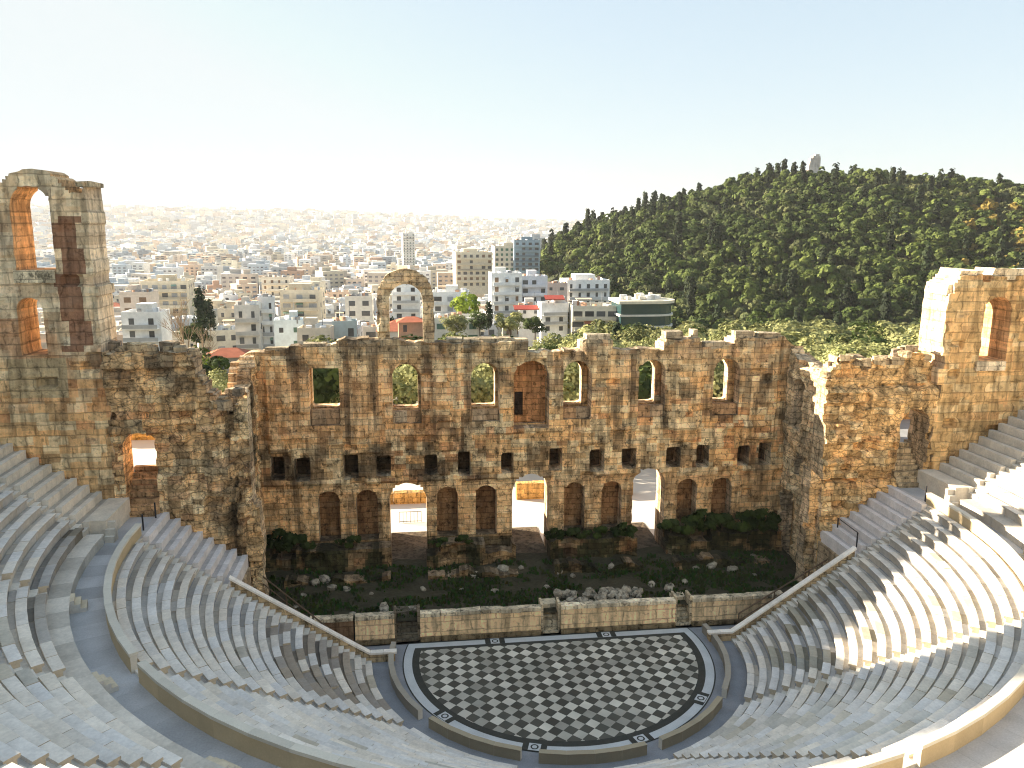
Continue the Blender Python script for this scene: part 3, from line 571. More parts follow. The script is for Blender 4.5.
# end blocks between the wall stairs and the wings
for s in (-1, 1):
    nm = 'left' if s < 0 else 'right'
    eb = empty('end_seating', (s*22, 2.5, 0), 'short straight %s seat ends between the wall stairs and the %s wing, lower tier' % (('bluish white', 'left') if s < 0 else ('pale grey', 'right')), 'stone seating')
    mb = MB()
    for r in range(12, NLOW):
        R = R0L+DRL*r; zt = Z0L+DZL*r
        for (y0, y1) in ((.47, 2.1), (2.12, 3.4), (3.42, 4.46)):
            c = np.array([1.05, 1.05, 1.12])*random.uniform(.9, 1.08)
            mb.box((s*(R+.16), (y0+y1)/2, zt-.75), (.33, y1-y0, 1.5), 0, 0, tuple(c)); mb.box((s*(R+.49), (y0+y1)/2, zt-.75-.06), (.33, y1-y0, 1.5), 0, 0, tuple(c*.72))
    P0(mb.build('seat_ends', MARBLE, eb), eb)
    eb = empty('end_seating', (s*30, 2.5, 0), 'short straight %s seat rows against the %s tower, upper tier' % (('cream', 'left') if s < 0 else ('grey', 'right')), 'stone seating')
    mb = MB()
    mb.box((s*26.25, 2.5, 8.9), (1.1, 3.9, 1.46), 0, 0, (.98, .93, .84))
    for r in range(NUP):
        R = R0U+DRU*r; zt = Z0U+DZU*r
        for (y0, y1) in ((.47, 2.0), (2.02, 3.3), (3.32, 4.46)):
            c = np.array([1.0, .98, .93])*random.uniform(.88, 1.06)
            mb.box((s*(R+.17), (y0+y1)/2, zt-.75), (.33, y1-y0, 1.5), 0, 0, tuple(c)); mb.box((s*(R+.505), (y0+y1)/2, zt-.75-.06), (.34, y1-y0, 1.5), 0, 0, tuple(c*.7))
    P0(mb.build('seat_ends', MARBLE, eb), eb)
    # corner block with small steps
    mb = MB()
    for k in range(4): mb.box((s*26.3, .35-.28*k*0+.0, 8.6), (.1, .1, .1)) if False else None
    for k in range(3): mb.box((s*(25.5+.0), .75-.22*k, 8.42+.18*(3-k)), (.5, .24, .36*(3-k)), 0, 0, (.95, .92, .86))
    o = mb.build('corner_steps', MARBLE); tag(o, 'little block of steps at the %s corner of the podium by the doorway' % nm, 'steps')
    # sloping end wall (analemma) with white coping
    ew = empty('end_wall', (s*15, .75, 0), '%s sloping end wall of the lower seats with white coping along the passage' % nm, 'wall')
    V, F, C_ = [], [], []; xs = np.linspace(9.9, 19.2, 16)
    for x in xs:
        zt = max(.5, zl(x)-.02)
        V += [(s*x, .46, -.3), (s*x, .46, zt), (s*x, .95, zt), (s*x, .95, -.3)]
    for i in range(15):
        for j in range(4): F.append((4*i+j, 4*i+(j+1) % 4, 4*i+4+(j+1) % 4, 4*i+4+j))
    F += [(0, 1, 2, 3), (60, 61, 62, 63)]
    P0(link('retaining_face', npmesh('retaining_face', np.array(V), F, STONE, np.tile((.4, .31, .2), (len(F), 1))), ew), ew)
    mb = MB()
    for i in range(12):
        xa = 9.8+i*.79; xb = xa+.775; za = max(.52, zl(xa)); zb = max(.52, zl(xb)); q = random.uniform(.9, 1.12)
        mb.add([(s*xa, .40, za), (s*xb, .40, zb), (s*xb, .78, zb), (s*xa, .78, za), (s*xa, .40, za+.13), (s*xb, .40, zb+.13), (s*xb, .78, zb+.13), (s*xa, .78, za+.13)],
               [(0, 1, 2, 3), (4, 5, 6, 7), (0, 1, 5, 4), (1, 2, 6, 5), (2, 3, 7, 6), (3, 0, 4, 7)], 0, (1.3*q, 1.28*q, 1.25*q))
    P0(mb.build('coping', MARBLE, ew), ew)
    mb = MB(); mb.box((s*19.1, 2.7, 2.2), (.5, 3.4, 5.2), 0, 0, (.35, .28, .2)); o = mb.build('passage_wall', STONE)
    tag(o, 'retaining wall under the %s seat ends, closing the side passage' % nm, 'wall')
# ------------------------------------------------------------------ orchestra
mb = MB(); mb.box((0, -4.2, -.26), (60, 14.2, .5)); mb.box((0, 3.9, -.26), (60, 3.0, .5)); o = mb.build('passage_pavement', PAVE); tag(o, kind='structure')
chk = bpy.data.materials.new('checker_marble'); chk.use_nodes = True; t = chk.node_tree; N, L = t.nodes, t.links
pb = N['Principled BSDF']; pb.inputs['Roughness'].default_value = .6
tc = N.new('ShaderNodeNewGeometry'); mp = N.new('ShaderNodeMapping'); mp.inputs['Rotation'].default_value = (0, 0, R_(45)); mp.inputs['Scale'].default_value = (1/.592, 1/.592, 0)
mp.inputs['Location'].default_value = (.31, .2, .5)
L.new(tc.outputs['Position'], mp.inputs[0]); ck = N.new('ShaderNodeTexChecker'); ck.inputs['Scale'].default_value = 1; L.new(mp.outputs[0], ck.inputs[0])
ck.inputs[1].default_value = (.66, .63, .54, 1); ck.inputs[2].default_value = (.06, .06, .05, 1)
fl = N.new('ShaderNodeVectorMath'); fl.operation = 'FLOOR'; L.new(mp.outputs[0], fl.inputs[0]); wn = N.new('ShaderNodeTexWhiteNoise'); L.new(fl.outputs[0], wn.inputs[0])
mr = N.new('ShaderNodeMapRange'); mr.inputs[3].default_value = .55; mr.inputs[4].default_value = 1.25; L.new(wn.outputs[0], mr.inputs[0])
ns_ = N.new('ShaderNodeTexNoise'); ns_.inputs['Scale'].default_value = .45; ns_.inputs['Detail'].default_value = 7; L.new(tc.outputs['Position'], ns_.inputs[0])
mr2 = N.new('ShaderNodeMapRange'); mr2.inputs[1].default_value = .3; mr2.inputs[2].default_value = .65; mr2.inputs[3].default_value = .75; mr2.inputs[4].default_value = 1.1; L.new(ns_.outputs[0], mr2.inputs[0])
m1 = N.new('ShaderNodeMath'); m1.operation = 'MULTIPLY'; L.new(mr.outputs[0], m1.inputs[0]); L.new(mr2.outputs[0], m1.inputs[1])
vm = N.new('ShaderNodeVectorMath'); vm.operation = 'SCALE'; L.new(ck.outputs[0], vm.inputs[0]); L.new(m1.outputs[0], vm.inputs['Scale'])
mx = N.new('ShaderNodeMix'); mx.data_type = 'RGBA'; mx.inputs[0].default_value = .14; L.new(vm.outputs[0], mx.inputs[6]); mx.inputs[7].default_value = (.16, .15, .10, 1)
L.new(mx.outputs[2], pb.inputs['Base Color'])
orch = empty('orchestra_floor', (0, 0, 0)); tag(orch, kind='structure')
def disc(name, R, ytop, z, m):
    a1 = math.asin(min(1, ytop/R)); ts = np.linspace(-math.pi/2-a1, math.pi/2+a1, 90)
    V = [(R*math.sin(t_), -R*math.cos(t_), z) for t_ in ts]; return link(name, npmesh(name, np.array(V), [tuple(range(90))], m, np.ones((1, 3))), orch)
DARKM = mat('dark_marble_band', (.05, .052, .045), attr=False, bump=.05, rough=.6)
WHITEM = mat('white_marble_band', (.56, .58, .58), attr=False, namp=.2, nscale=1, bump=.05, rough=.6)
disc('dark_band', 9.46, 2.5, .002, DARKM); disc('white_rim', 9.38, 2.38, .006, WHITEM); disc('inner_dark_band', 8.88, 1.82, .010, DARKM); disc('chequered_paving', 8.45, 1.52, .014, chk)
for x, y in ((-7.15, -5.5), (-2.75, -8.65), (2.8, -8.62), (7.15, -5.5), (-3.65, 2.1), (3.57, 2.1)):
    rz = math.atan2(y, x) if y < 0 else 0
    mb = MB(); mb.box((x, y, .018), (.62, 1.25 if y < 0 else .5, .006), 0, rz)
    if y > 0: mb = MB(); mb.box((x, y, .018), (1.25, .56, .006), 0, 0)
    mb.build('marker_ground', DARKM, orch); mb = MB(); mb.box((x, y, .024), (.56, .62, .006), 0, rz); mb.build('marker_square', WHITEM, orch)
    V = []; 
    for k in range(16):
        a_ = 2*math.pi*k/16; V += [(x+.21*math.cos(a_), y+.21*math.sin(a_), .030), (x+.13*math.cos(a_), y+.13*math.sin(a_), .030)]
    link('marker_ring', npmesh('marker_ring', np.array(V), [(2*k, 2*((k+1) % 16), 2*((k+1) % 16)+1, 2*k+1) for k in range(16)], DARKM, np.ones((16, 3))), orch)
for i, (t0, t1) in enumerate(((-100, -56.5), (-51.5, -20.5), (-15.5, 15.5), (20.5, 51.5), (56.5, 100))):
    mb = MB(); ringmesh([(10.0, -.1), (10.0, .52), (9.98, .58), (10.3, .58), (10.28, .52), (10.28, -.1)], t0, t1, mb, 1.2, (.62, .56, .45) if abs(t0+t1) < 80 else (.55, .53, .5), .003, [.8, .9, 1.1, .9, .9, .6], .08)
    o = mb.build('ring_parapet', MIXM); tag(o, ['low ring wall left of the orchestra', 'low ring wall at the lower left of the orchestra', 'low tan ring wall below the orchestra centre', 'low ring wall at the lower right of the orchestra', 'low ring wall right of the orchestra'][i], 'low wall', 'ring parapet of the orchestra')
# ------------------------------------------------------------------ low stage front
SF = [(-15.2, -12.5, 'short dark brown stage-front section beside the left passage', (.25, .16, .1)), (-12.4, -9.95, 'small tan stage-front panel left of the first stage steps', (.90, .68, .43)), (-8.35, -.6, 'long tan stage-front panel left of the middle steps', (.92, .69, .43)),
      (.7, 8.35, 'long tan stage-front panel right of the middle steps', (.95, .72, .45)), (9.5, 15.8, 'stage-front section right of the last stage steps, fading into shade', (.8, .62, .40))]
for x0, x1, l, c in SF:
    e_ = empty('low_stage_wall', ((x0+x1)/2, 2.8, 0), l, 'low wall', 'low front wall of the stage'); n = max(1, int((x1-x0)/1.25)); mb = MB(); mc = MB(); mp_ = MB()
    for k in range(n):
        Lx = (x1-x0)/n; xc = x0+Lx*(k+.5); q = random.uniform(.85, 1.12)
        mb.box((xc, 2.87, .95), (Lx-.012, .34, 1.35), 0, 0, tuple(np.array(c)*q))
        mc.box((xc, 2.9+random.uniform(-.02, .02), 1.76+random.uniform(-.03, .03)), (Lx-.02, .55, .24), 0, 0, tuple(np.array((.62, .55, .43))*random.uniform(.7, 1.2)), .025)
        mp_.box((xc, 2.8, .14), (Lx-.02, .5, .30), 0, 0, tuple(np.array((.24, .19, .12))*random.uniform(.7, 1.2)))
    P0(mb.build('panel', STONEB, e_), e_); P0(mc.build('cap_stones', STONE, e_), e_); P0(mp_.build('plinth', STONE, e_), e_)
for x0, x1, l, dk in ((-9.9, -8.45, 'dark ruined steps through the stage front on the left', .35), (-.5, .6, 'middle steps through the low stage front', 1.4), (8.45, 9.4, 'right steps through the low stage front', 1.3)):
    mb = MB()
    for k in range(6): mb.box(((x0+x1)/2, 2.75+.2*k+.4, .15+.28*k-.15), (x1-x0-.04, .8, .27), 0, 0, tuple(np.array((.40, .36, .28))*dk*random.uniform(.8, 1.15)), .03)
    for s in (-1, 1): mb.box(((x0+x1)/2+s*((x1-x0)/2+.02), 3.3, 1.0), (.16, 1.0, 1.95), 0, 0, (.36*dk+.05, .31*dk+.04, .23*dk+.03))
    o = mb.build('stage_steps', STONE); tag(o, l, 'steps')
# stage ground
nx, ny = 120, 32; X, Y = np.meshgrid(np.linspace(-19.2, 19.4, nx), np.linspace(3.05, 11.7, ny), indexing='ij')
Zg = 1.0+.5*fbm(X*.5, Y*.7, 3)+.35*smooth(Y, 7, 10.5)+.12*fbm(X*3, Y*3, 5); V = np.stack([X, Y, Zg], -1).reshape(-1, 3); idx = np.arange(nx*ny).reshape(nx, ny)
F = np.stack([idx[:-1, :-1], idx[1:, :-1], idx[1:, 1:], idx[:-1, 1:]], -1).reshape(-1, 4); o = link('stage_ground', npmesh('stage_ground', V, F, EARTH)); tag(o, kind='structure')
def tufts(n, xs, ys, z0, hs, seed, dens=None):
    r = np.random.default_rng(seed); x = r.uniform(*xs, n); y = r.uniform(*ys, n)
    k = fbm(x*.6, y*.9, seed) > .47; x, y = x[k], y[k]; n = len(x); V = np.zeros((n, 4, 3)); a_ = r.uniform(0, np.pi, n); h = r.uniform(.3, 1, n)*hs; w_ = h*.35
    lean = r.normal(0, .15, (n, 2))*h[:, None]
    z = z0(x, y)
    for i, (sx, top) in enumerate(((-1, 0), (1, 0), (.6, 1), (-.6, 1))):
        V[:, i, 0] = x+sx*w_*np.cos(a_)+top*lean[:, 0]; V[:, i, 1] = y+sx*w_*np.sin(a_)+top*lean[:, 1]; V[:, i, 2] = z+top*h-.03
    c = np.stack([r.uniform(.6, 1.5, n), r.uniform(.7, 1.5, n), r.uniform(.5, 1.3, n)], 1)
    return V.reshape(-1, 3), np.arange(4*n).reshape(n, 4), c
V, F, c = tufts(15000, (-18.9, 18.9), (3.3, 10.3), lambda x, y: 1.0+.5*fbm(x*.5, y*.7, 3)+.35*smooth(y, 7, 10.5), .35, 4)
o = link('weeds', npmesh('weeds', V, F, GRASSM, c)); tag(o, kind='stuff', label='dark low weeds covering the ruined stage floor')
# rubble
def rock(seed, s=1):
    r = random.Random(seed); V = []; n1, n2 = 5, 7
    for i in range(n1+1):
        ph = math.pi*i/n1
        for j in range(n2):
            th = 2*math.pi*j/n2; q = r.uniform(.8, 1.15); V.append((math.sin(ph)*math.cos(th)*q*.5*s, math.sin(ph)*math.sin(th)*q*.4*s, math.cos(ph)*q*.32*s))
    F = [(i*n2+j, i*n2+(j+1) % n2, (i+1)*n2+(j+1) % n2, (i+1)*n2+j) for i in range(n1) for j in range(n2)]
    return npmesh('fallen_stone', np.array(V), F, STONE, np.tile((.30, .28, .24), (len(F), 1)))
rocks = [rock(i) for i in range(6)]
def rockz(x, y): return float(1.0+.5*fbm(np.array(x)*.5, np.array(y)*.7, 3)+.35*smooth(np.array(float(y)), 7, 10.5))
for i in range(46):
    x = .8+5.7*(i+random.random()*.9)/46; y = random.uniform(3.6, 5.2); o = link('fallen_stone', random.choice(rocks)); s = random.uniform(.35, .95)
    o.location = (x, y, rockz(x, y)+.2*s+.15); o.scale = (s, s, s); o.rotation_euler = (random.random(), random.random(), random.random()*6)
    tag(o, '%s broken stone from the left in the rubble heap behind the stage front' % nth(i), 'stone', 'rubble heap behind the stage front')
for i in range(34):
    x = -17.5+35.5*((i+random.random()*.9)/34)**1.4; y = random.uniform(3.8, 9.5); s = random.uniform(.3, 1.0); o = link('fallen_stone', random.choice(rocks))
    o.location = (x, y, rockz(x, y)+.15*s); o.scale = (s, s, s); o.rotation_euler = (random.random()*.5, random.random()*.5, random.random()*6)
    tag(o, '%s loose grey stone from the left among the weeds of the stage floor' % nth(i), 'stone', 'stones scattered over the stage floor')
# rails
def rail(p0, p1, label, hgt=1.0):
    r = empty('handrail', p0, label, 'handrail'); d = Vector(p1)-Vector(p0); mb = MB(); mb.tube((0, 0, hgt), d+Vector((0, 0, hgt)), .05, 6); mb.tube((0, 0, hgt*.5), d+Vector((0, 0, hgt*.5)), .035, 6); mb.build('rail', WOOD, r)
    n = max(2, int(d.length/2.2)+1)
    for k in range(n): mb = MB(); q = d*(k/(n-1)); mb.tube(q, q+Vector((0, 0, hgt)), .05, 6); mb.build('post', WOOD, r)
rail((-18.4, 5.0, 3.0), (-13.2, 1.5, .2), 'brown wooden handrail descending the left side passage')
rail((20.0, 3.2, 3.6), (12.2, 1.5, .3), 'long brown handrail descending the right side passage')
def post(p, label, h=1.1, q=None):
    r = empty('railing', p, label, 'railing'); mb = MB(); mb.tube((0, 0, 0), (0, 0, h), .05, 8); mb.build('post', IRON, r)
    if q:
        mb = MB(); mb.tube(q, (q[0], q[1], q[2]+h), .05, 8); mb.build('post', IRON, r); mb = MB(); mb.tube((0, 0, h), (q[0], q[1], q[2]+h), .03, 6); mb.build('rail', IRON, r)
post((-24.1, 1.6, 8.43), 'short dark iron post on the left landing, nearer the seats'); post((-24.0, 3.6, 8.43), 'short dark iron post on the left landing, nearer the doorway')
post((19.6, 1.0, 5.6), 'dark iron railing at the low end of the right seat ends', 1.1, (.1, 2.6, 0)); post((24.3, 1.4, 8.43), 'short dark iron post on the right landing')

# ------------------------------------------------------------------ terrain and plaza
DEG = math.pi/180
def skyel(az):  # skyline of the hill: picture height by azimuth
    return np.interp(az, [6, 8.5, 10.5, 12, 14, 17, 20.5, 23.5, 25.5, 28, 31, 35, 38, 42, 50, 60], [262, 250, 240, 232, 223, 211, 198, 186, 184, 185, 187, 192, 198, 205, 225, 250])
def ground(x, y):
    x = np.asarray(x, float); y = np.asarray(y, float); dx, dy = x-CX, y-CY; r = np.hypot(dx, dy); az = np.arctan2(dx, dy)/DEG
    g_ = np.interp(r, [0, 100, 130, 200, 320, 450, 700, 1200, 2000, 3500, 5000, 6500, 8000, 12000], [1.2, 1.2, -2, -10, -22, -30, -40, -52, -65, -78, -60, -10, 5, 0])
    far = smooth(r, 4500, 7500); lft = np.interp(az, [-60, -40, -20, -8, 0, 6, 10, 60], [150, 125, 105, 90, 55, 25, 10, 0]); g_ = g_+far*(lft+18*(fbm(az*.35, r*.0006, 8)-.5)*smooth(-az, -9, 0))
    zp = CZ+640*(224-skyel(az))/FPX*1.02-5
    k = smooth(r, 300, 640)**.85*smooth(az, 5, 11); ridge = np.where(r < 640, k, smooth(az, 5, 11)*np.interp(r, [640, 760, 1100, 1600], [1, .97, .6, 0]))
    hill = g_+np.maximum(zp-g_, 0)*ridge
    out = np.maximum(g_, hill)
    Rc = np.hypot(x, y); th = np.abs(np.arctan2(x, -y))/DEG
    back = smooth(Rc, 41.4, 45)*23.4*smooth(-th, -88, -62); out = np.where(Rc < 60, np.where(y < 12, -.8+back, out), out)
    bk2 = 23.4*smooth(-th, -88, -62); out = np.where((Rc >= 60) & (y < 12), np.maximum(-.8+bk2, np.minimum(out, 1)), out)
    lb = smooth(-x, 42, 56)*smooth(y, -25, -5)*smooth(-y, -60, -46)*15; out = np.maximum(out, np.where(lb > .05, lb-.8, -999))
    inn = (np.abs(x) < 42) & (y < 13.5) & (y > -2); out = np.where(inn, -.8, out)
    return out
rs = np.concatenate([np.linspace(0, 160, 60), np.linspace(168, 800, 80), np.geomspace(830, 16000, 50)]); azs = np.concatenate([np.linspace(-180, -50, 50)[:-1], np.linspace(-50, 60, 150), np.linspace(60, 180, 50)[1:]])
RR, AZ = np.meshgrid(rs, azs*DEG, indexing='ij'); X = CX+RR*np.sin(AZ); Y = CY+RR*np.cos(AZ); Z = ground(X, Y)
# (the sheet keeps below everything built on the theatre site)
V = np.stack([X, Y, Z], -1).reshape(-1, 3); idx = np.arange(V.shape[0]).reshape(RR.shape); F = np.stack([idx[:-1, :-1], idx[1:, :-1], idx[1:, 1:], idx[:-1, 1:]], -1).reshape(-1, 4)[:, ::-1]
gm = mat('dry_earth_and_scrub', (1, 1, 1), nscale=.02, namp=.4, bump=0, fine=.3)
ctr = V[F].mean(1); caz = np.arctan2(ctr[:, 0]-CX, ctr[:, 1]-CY)/DEG; cr_ = np.hypot(ctr[:, 0]-CX, ctr[:, 1]-CY); hc = mix((.17, .15, .10), (.035, .042, .018), smooth(caz, 5, 9)*smooth(cr_, 270, 300)*smooth(-caz, -60, -50))
o = link('terrain', npmesh('terrain', V, F, gm, hc)); tag(o, kind='structure')
mb = MB(); mb.box((2, 32, 1.2), (110, 37, .6)); o = mb.build('plaza', PLAZA); tag(o, kind='structure')
for x0, x1, h_, l in ((-14, -5.6, 1.0, 'low sunlit ochre wall on the plaza behind the left door'), (.6, 5, 1.5, 'low ochre wall on the plaza behind the middle door'), (8.2, 11.4, 1.2, 'low ochre wall stub behind the right door')):
    mb = MB(); n = int((x1-x0)/1.2)
    for k in range(n): mb.box((x0+(x1-x0)*(k+.5)/n, 24.6, 1.5+h_/2), ((x1-x0)/n-.02, .8, h_), 0, 0, tuple(np.array((.55, .36, .15))*random.uniform(.8, 1.15)), .03)
    o = mb.build('plaza_wall', STONE); tag(o, l, 'low wall')
for x, l in ((-8.9, 'small dark grate gate standing behind the left door'),):
    e_ = empty('iron_gate', (x, 19.6, 1.5), l, 'gate'); mb = MB()
    for k in range(7): mb.tube((-.9+.3*k, 0, 0), (-.9+.3*k, 0, .95), .018, 5)
    mb.build('bars', IRON, e_); mb = MB(); mb.tube((-.9, 0, .95), (.9, 0, .95), .025, 5); mb.tube((-.9, 0, .12), (.9, 0, .12), .025, 5); mb.build('frame', IRON, e_)

# ------------------------------------------------------------------ trees
def crown(n, rx, ry, rz, leaf, seed, nclump=14, pal=((.055, .075, .018), (.13, .14, .035)), flat=.0, dens=.5):
    r = np.random.default_rng(seed); d = r.normal(size=(nclump, 3)); d /= np.linalg.norm(d, axis=1)[:, None]; rad = r.uniform(.25, .78, nclump)**.7
    cc = d*rad[:, None]*np.array([rx, ry, rz]); cr = r.uniform(.24, .44, nclump)*(rx+ry+rz)/3
    k = r.integers(0, nclump, n); q = r.normal(size=(n, 3)); q /= np.linalg.norm(q, axis=1)[:, None]; q[:, 2] = np.where(q[:, 2] < -.35, -q[:, 2], q[:, 2])
    p = cc[k]+q*(cr[k]*r.uniform(.75, 1.08, n))[:, None]*np.array([1, 1, .82])
    cd_ = p/np.array([rx, ry, rz]); nrm = q*.7+cd_*.7+r.normal(size=(n, 3))*.36; nrm /= np.linalg.norm(nrm, axis=1)[:, None]
    t = np.cross(nrm, r.normal(size=(n, 3))); t /= np.linalg.norm(t, axis=1)[:, None]; b_ = np.cross(nrm, t); s = (leaf*r.uniform(.55, 1.25, n))[:, None]
    V = np.stack([p-t*s-b_*s*.6, p+t*s-b_*s*.5, p+t*s*.7+b_*s*.7, p-t*s*.8+b_*s*.6], 1).reshape(-1, 3)
    tc_ = r.uniform(0, 1, nclump)[k]*.7+r.uniform(0, .3, n); c = np.asarray(pal[0])*(1-tc_[:, None])+np.asarray(pal[1])*tc_[:, None]
    return V, np.arange(4*n).reshape(n, 4), c
def trunk(h, r0, seed, br=3, spread=1.2):
    rr = random.Random(seed); mb = MB(); lean = Vector((rr.uniform(-.1, .1)*h, rr.uniform(-.1, .1)*h, 0)); top = Vector((0, 0, h))+lean
    mb.tube((0, 0, -.5), top*.6, r0, 7, r0*.75); mb.tube(top*.58, top, r0*.75, 6, r0*.45)
    for k in range(br):
        a_ = rr.uniform(0, 6.3); mb.tube(top*rr.uniform(.5, .85), top+Vector((math.cos(a_)*spread, math.sin(a_)*spread, spread*.8)), r0*.45, 5, r0*.15)
    return mb
OLIVE = ((.12, .14, .045), (.40, .39, .17)); PINE = ((.018, .036, .009), (.12, .16, .035)); HOLIVE = ((.05, .07, .025), (.21, .23, .09)); DGRN = ((.018, .032, .010), (.07, .10, .022)); CYP = ((.010, .022, .010), (.035, .05, .018)); YEL = ((.30, .22, .03), (.5, .42, .06)); LIME = ((.12, .18, .02), (.34, .42, .04)); PALE = ((.13, .14, .07), (.26, .26, .13)); GOLD = ((.16, .12, .03), (.26, .21, .05))
def kind_meshes(name, n, dims, leaf, pal, variants, th, tr, z, nclump=14, seed=0):
    out = []
    for v in range(variants):
        V, F, c = crown(n, *dims, leaf, seed+v*7+1, nclump, pal); V[:, 2] += z
        out.append((npmesh('crown', V, F, LEAF, c), trunk(th, tr, v+seed, spread=dims[0]*.45).mesh('trunk', BARK)))
    return out
KM = {
 'belt': kind_meshes('belt', 2600, (4.4, 4.4, 3.0), .24, OLIVE, 5, 3.2, .22, 4.4, 26, 10),
 'dark': kind_meshes('dark', 2400, (4.2, 4.2, 3.6), .25, DGRN, 3, 3.2, .22, 4.6, 18, 40),
 'near': kind_meshes('near', 5200, (4.4, 4.4, 3.4), .16, OLIVE, 3, 3.2, .22, 4.5, 26, 20),
 'hpine': kind_meshes('hpine', 900, (4.4, 4.4, 3.6), .5, PINE, 6, 3.4, .2, 4.6, 12, 70),
 'holive': kind_meshes('holive', 800, (4.0, 4.0, 2.9), .48, HOLIVE, 3, 3., .2, 3.8, 11, 100),
 'cyp': kind_meshes('cyp', 700, (1.0, 1.0, 5.6), .36, CYP, 3, 3, .14, 6.2, 60, 130),
 'yel': kind_meshes('yel', 900, (3.0, 3.0, 3.2), .34, GOLD, 1, 3., .16, 4., 12, 160),
 'lime': kind_meshes('lime', 1300, (4.2, 4.2, 3.4), .34, LIME, 1, 3., .16, 4.2, 14, 170),
 'hgold': kind_meshes('hgold', 300, (4, 4, 3), .7, GOLD, 1, 3, .16, 3.8, 11, 180),
 'bush': kind_meshes('bush', 500, (1.1, .6, .6), .12, DGRN, 3, .3, .05, .45, 10, 190),
}
def uvof(x, y, z):
    d = np.array([x-CX, y-CY, z-CZ]); w_ = d@fw; return 512+FPX*(d@rt)/w_, 384-FPX*(d@upv)/w_, w_
def tree(kind, x, y, z, s, name, label, group, rz=None, sz=1.):
    cm, tm = random.choice(KM[kind]); e_ = empty(name, (x, y, z), label, 'tree', group, random.uniform(0, 6.3)); e_.scale = (s, s, s*sz); link('crown', cm, e_); link('trunk', tm, e_); return e_
def lerp(a_, b_, t_): return a_+(b_-a_)*t_
# pale tree belt beyond the stage wall, right half
belts = []
for bi, (r0, n, u0, u1) in enumerate(((112, 17, 470, 960), (132, 19, 440, 960), (155, 18, 560, 965), (182, 16, 600, 960), (212, 14, 680, 960), (245, 12, 740, 960))):
    row = []
    for k in range(n):
        u = lerp(u0, u1, (k+.5+random.uniform(-.3, .3))/n); a_ = YAW+math.atan((u-512)/FPX); r = r0+random.uniform(-9, 9); x, y = CX+r*math.sin(a_), CY+r*math.cos(a_); row.append((u, x, y))
    belts.append(row)
TB = [10.3, 7.9, 5.9, 3.8, 1.6, -.8]
for bi, row in enumerate(belts):
    kc = {}
    for (u, x, y) in sorted(row):
        g_ = float(ground(x, y)); h = TB[bi]+random.uniform(-1.2, 1.4)+(-1.5 if u < 560 else 0)
        s = (h-g_)/7.6; s = min(max(s, .7), 1.9); kd = 'dark' if random.random() < .14 else 'belt'; i = kc.get(kd, 0); kc[kd] = i+1
        tree('near' if kd == 'belt' and bi < 2 else kd, x, y, h-7.6*s, s, 'olive_tree', '%s round %s tree from the left in the %s tree line' % (nth(i), 'dark' if kd == 'dark' else 'pale green', nth(bi)), 'trees beyond the stage wall')
# dark trees seen through the upper windows
for i, (u, D) in enumerate(((318, 88), (338, 98), (395, 86), (412, 96), (455, 100), (484, 88), (500, 98), (560, 86), (586, 88), (645, 88), (660, 96), (712, 86), (735, 92), (215, 96), (232, 104), (205, 120))):
    p = at(u, 400, D); g_ = float(ground(p[0], p[1])); g_ = max(g_, 1.5 if p[1] < 50 else g_)
    h = 13.2 if u > 240 else 8.0; s = max(.5, (h-g_)/8.4)
    tree('dark' if i % 3 == 0 else 'near', p[0], p[1], g_, s, 'garden_tree', '%s dark bushy tree from the left seen through or beside the upper window openings' % nth(i) if i < 13 else '%s dark bushy tree in the gap left of the stage wall' % nth(i-13), 'garden trees right behind the stage wall')
# single trees in the town
for kd, u, vb, D, s, nm, l in (('lime', 466, 314, 250, 1.25, 'broadleaf_tree', 'bright lime-green round tree in the town right of the free-standing arch'), ('cyp', 489, 330, 200, .75, 'cypress_tree', 'short dark cypress in front of the white modern block'),
                               ('yel', 567, 328, 240, 1.0, 'autumn_tree', 'golden autumn tree before the low modern house'), ('cyp', 616, 352, 150, .62, 'cypress_tree', 'slim dark cypress rising over the raised block of the stage wall'),
                               ('cyp', 203, 345, 230, 1.55, 'cypress_tree', 'tallest dark cypress behind the bare tree at left'), ('cyp', 211, 345, 235, 1.3, 'cypress_tree', 'dark cypress just right of the tallest one at left'), ('dark', 196, 342, 228, 1.1, 'broadleaf_tree', 'dark tree behind the bare tree at left'),
                               ('dark', 480, 328, 215, .8, 'broadleaf_tree', 'low dark-green bush tree left of the short cypress'), ('belt', 455, 332, 190, .85, 'broadleaf_tree', 'pale green tree right behind the arch foot'), ('lime', 208, 372, 130, .5, 'broadleaf_tree', 'lime-green bush in the gap left of the stage wall'),
                               ('belt', 510, 330, 200, .9, 'broadleaf_tree', 'olive-green tree in front of the white modern block'), ('dark', 535, 332, 205, .8, 'broadleaf_tree', 'dark green tree below the red awning')):
    p = at(u, vb, D); tree(kd, p[0], p[1], p[2]-(2.4*s if kd != 'cyp' else 1), s, nm, l, None)
for i in range(0):
    f = i/10; x = lerp(-43.5, -62, f); y = lerp(23.4, 44, f); g_ = float(ground(x, y)); top = min(30+1.2*(y-23), 33)+.2*(-42-x); tree('cyp', x, y, g_, (top-g_)/11.8, 'cypress_tree', '%s tall cypress of the row on the slope left of the left tower' % nth(i), 'cypress row on the left slope', sz=1.)
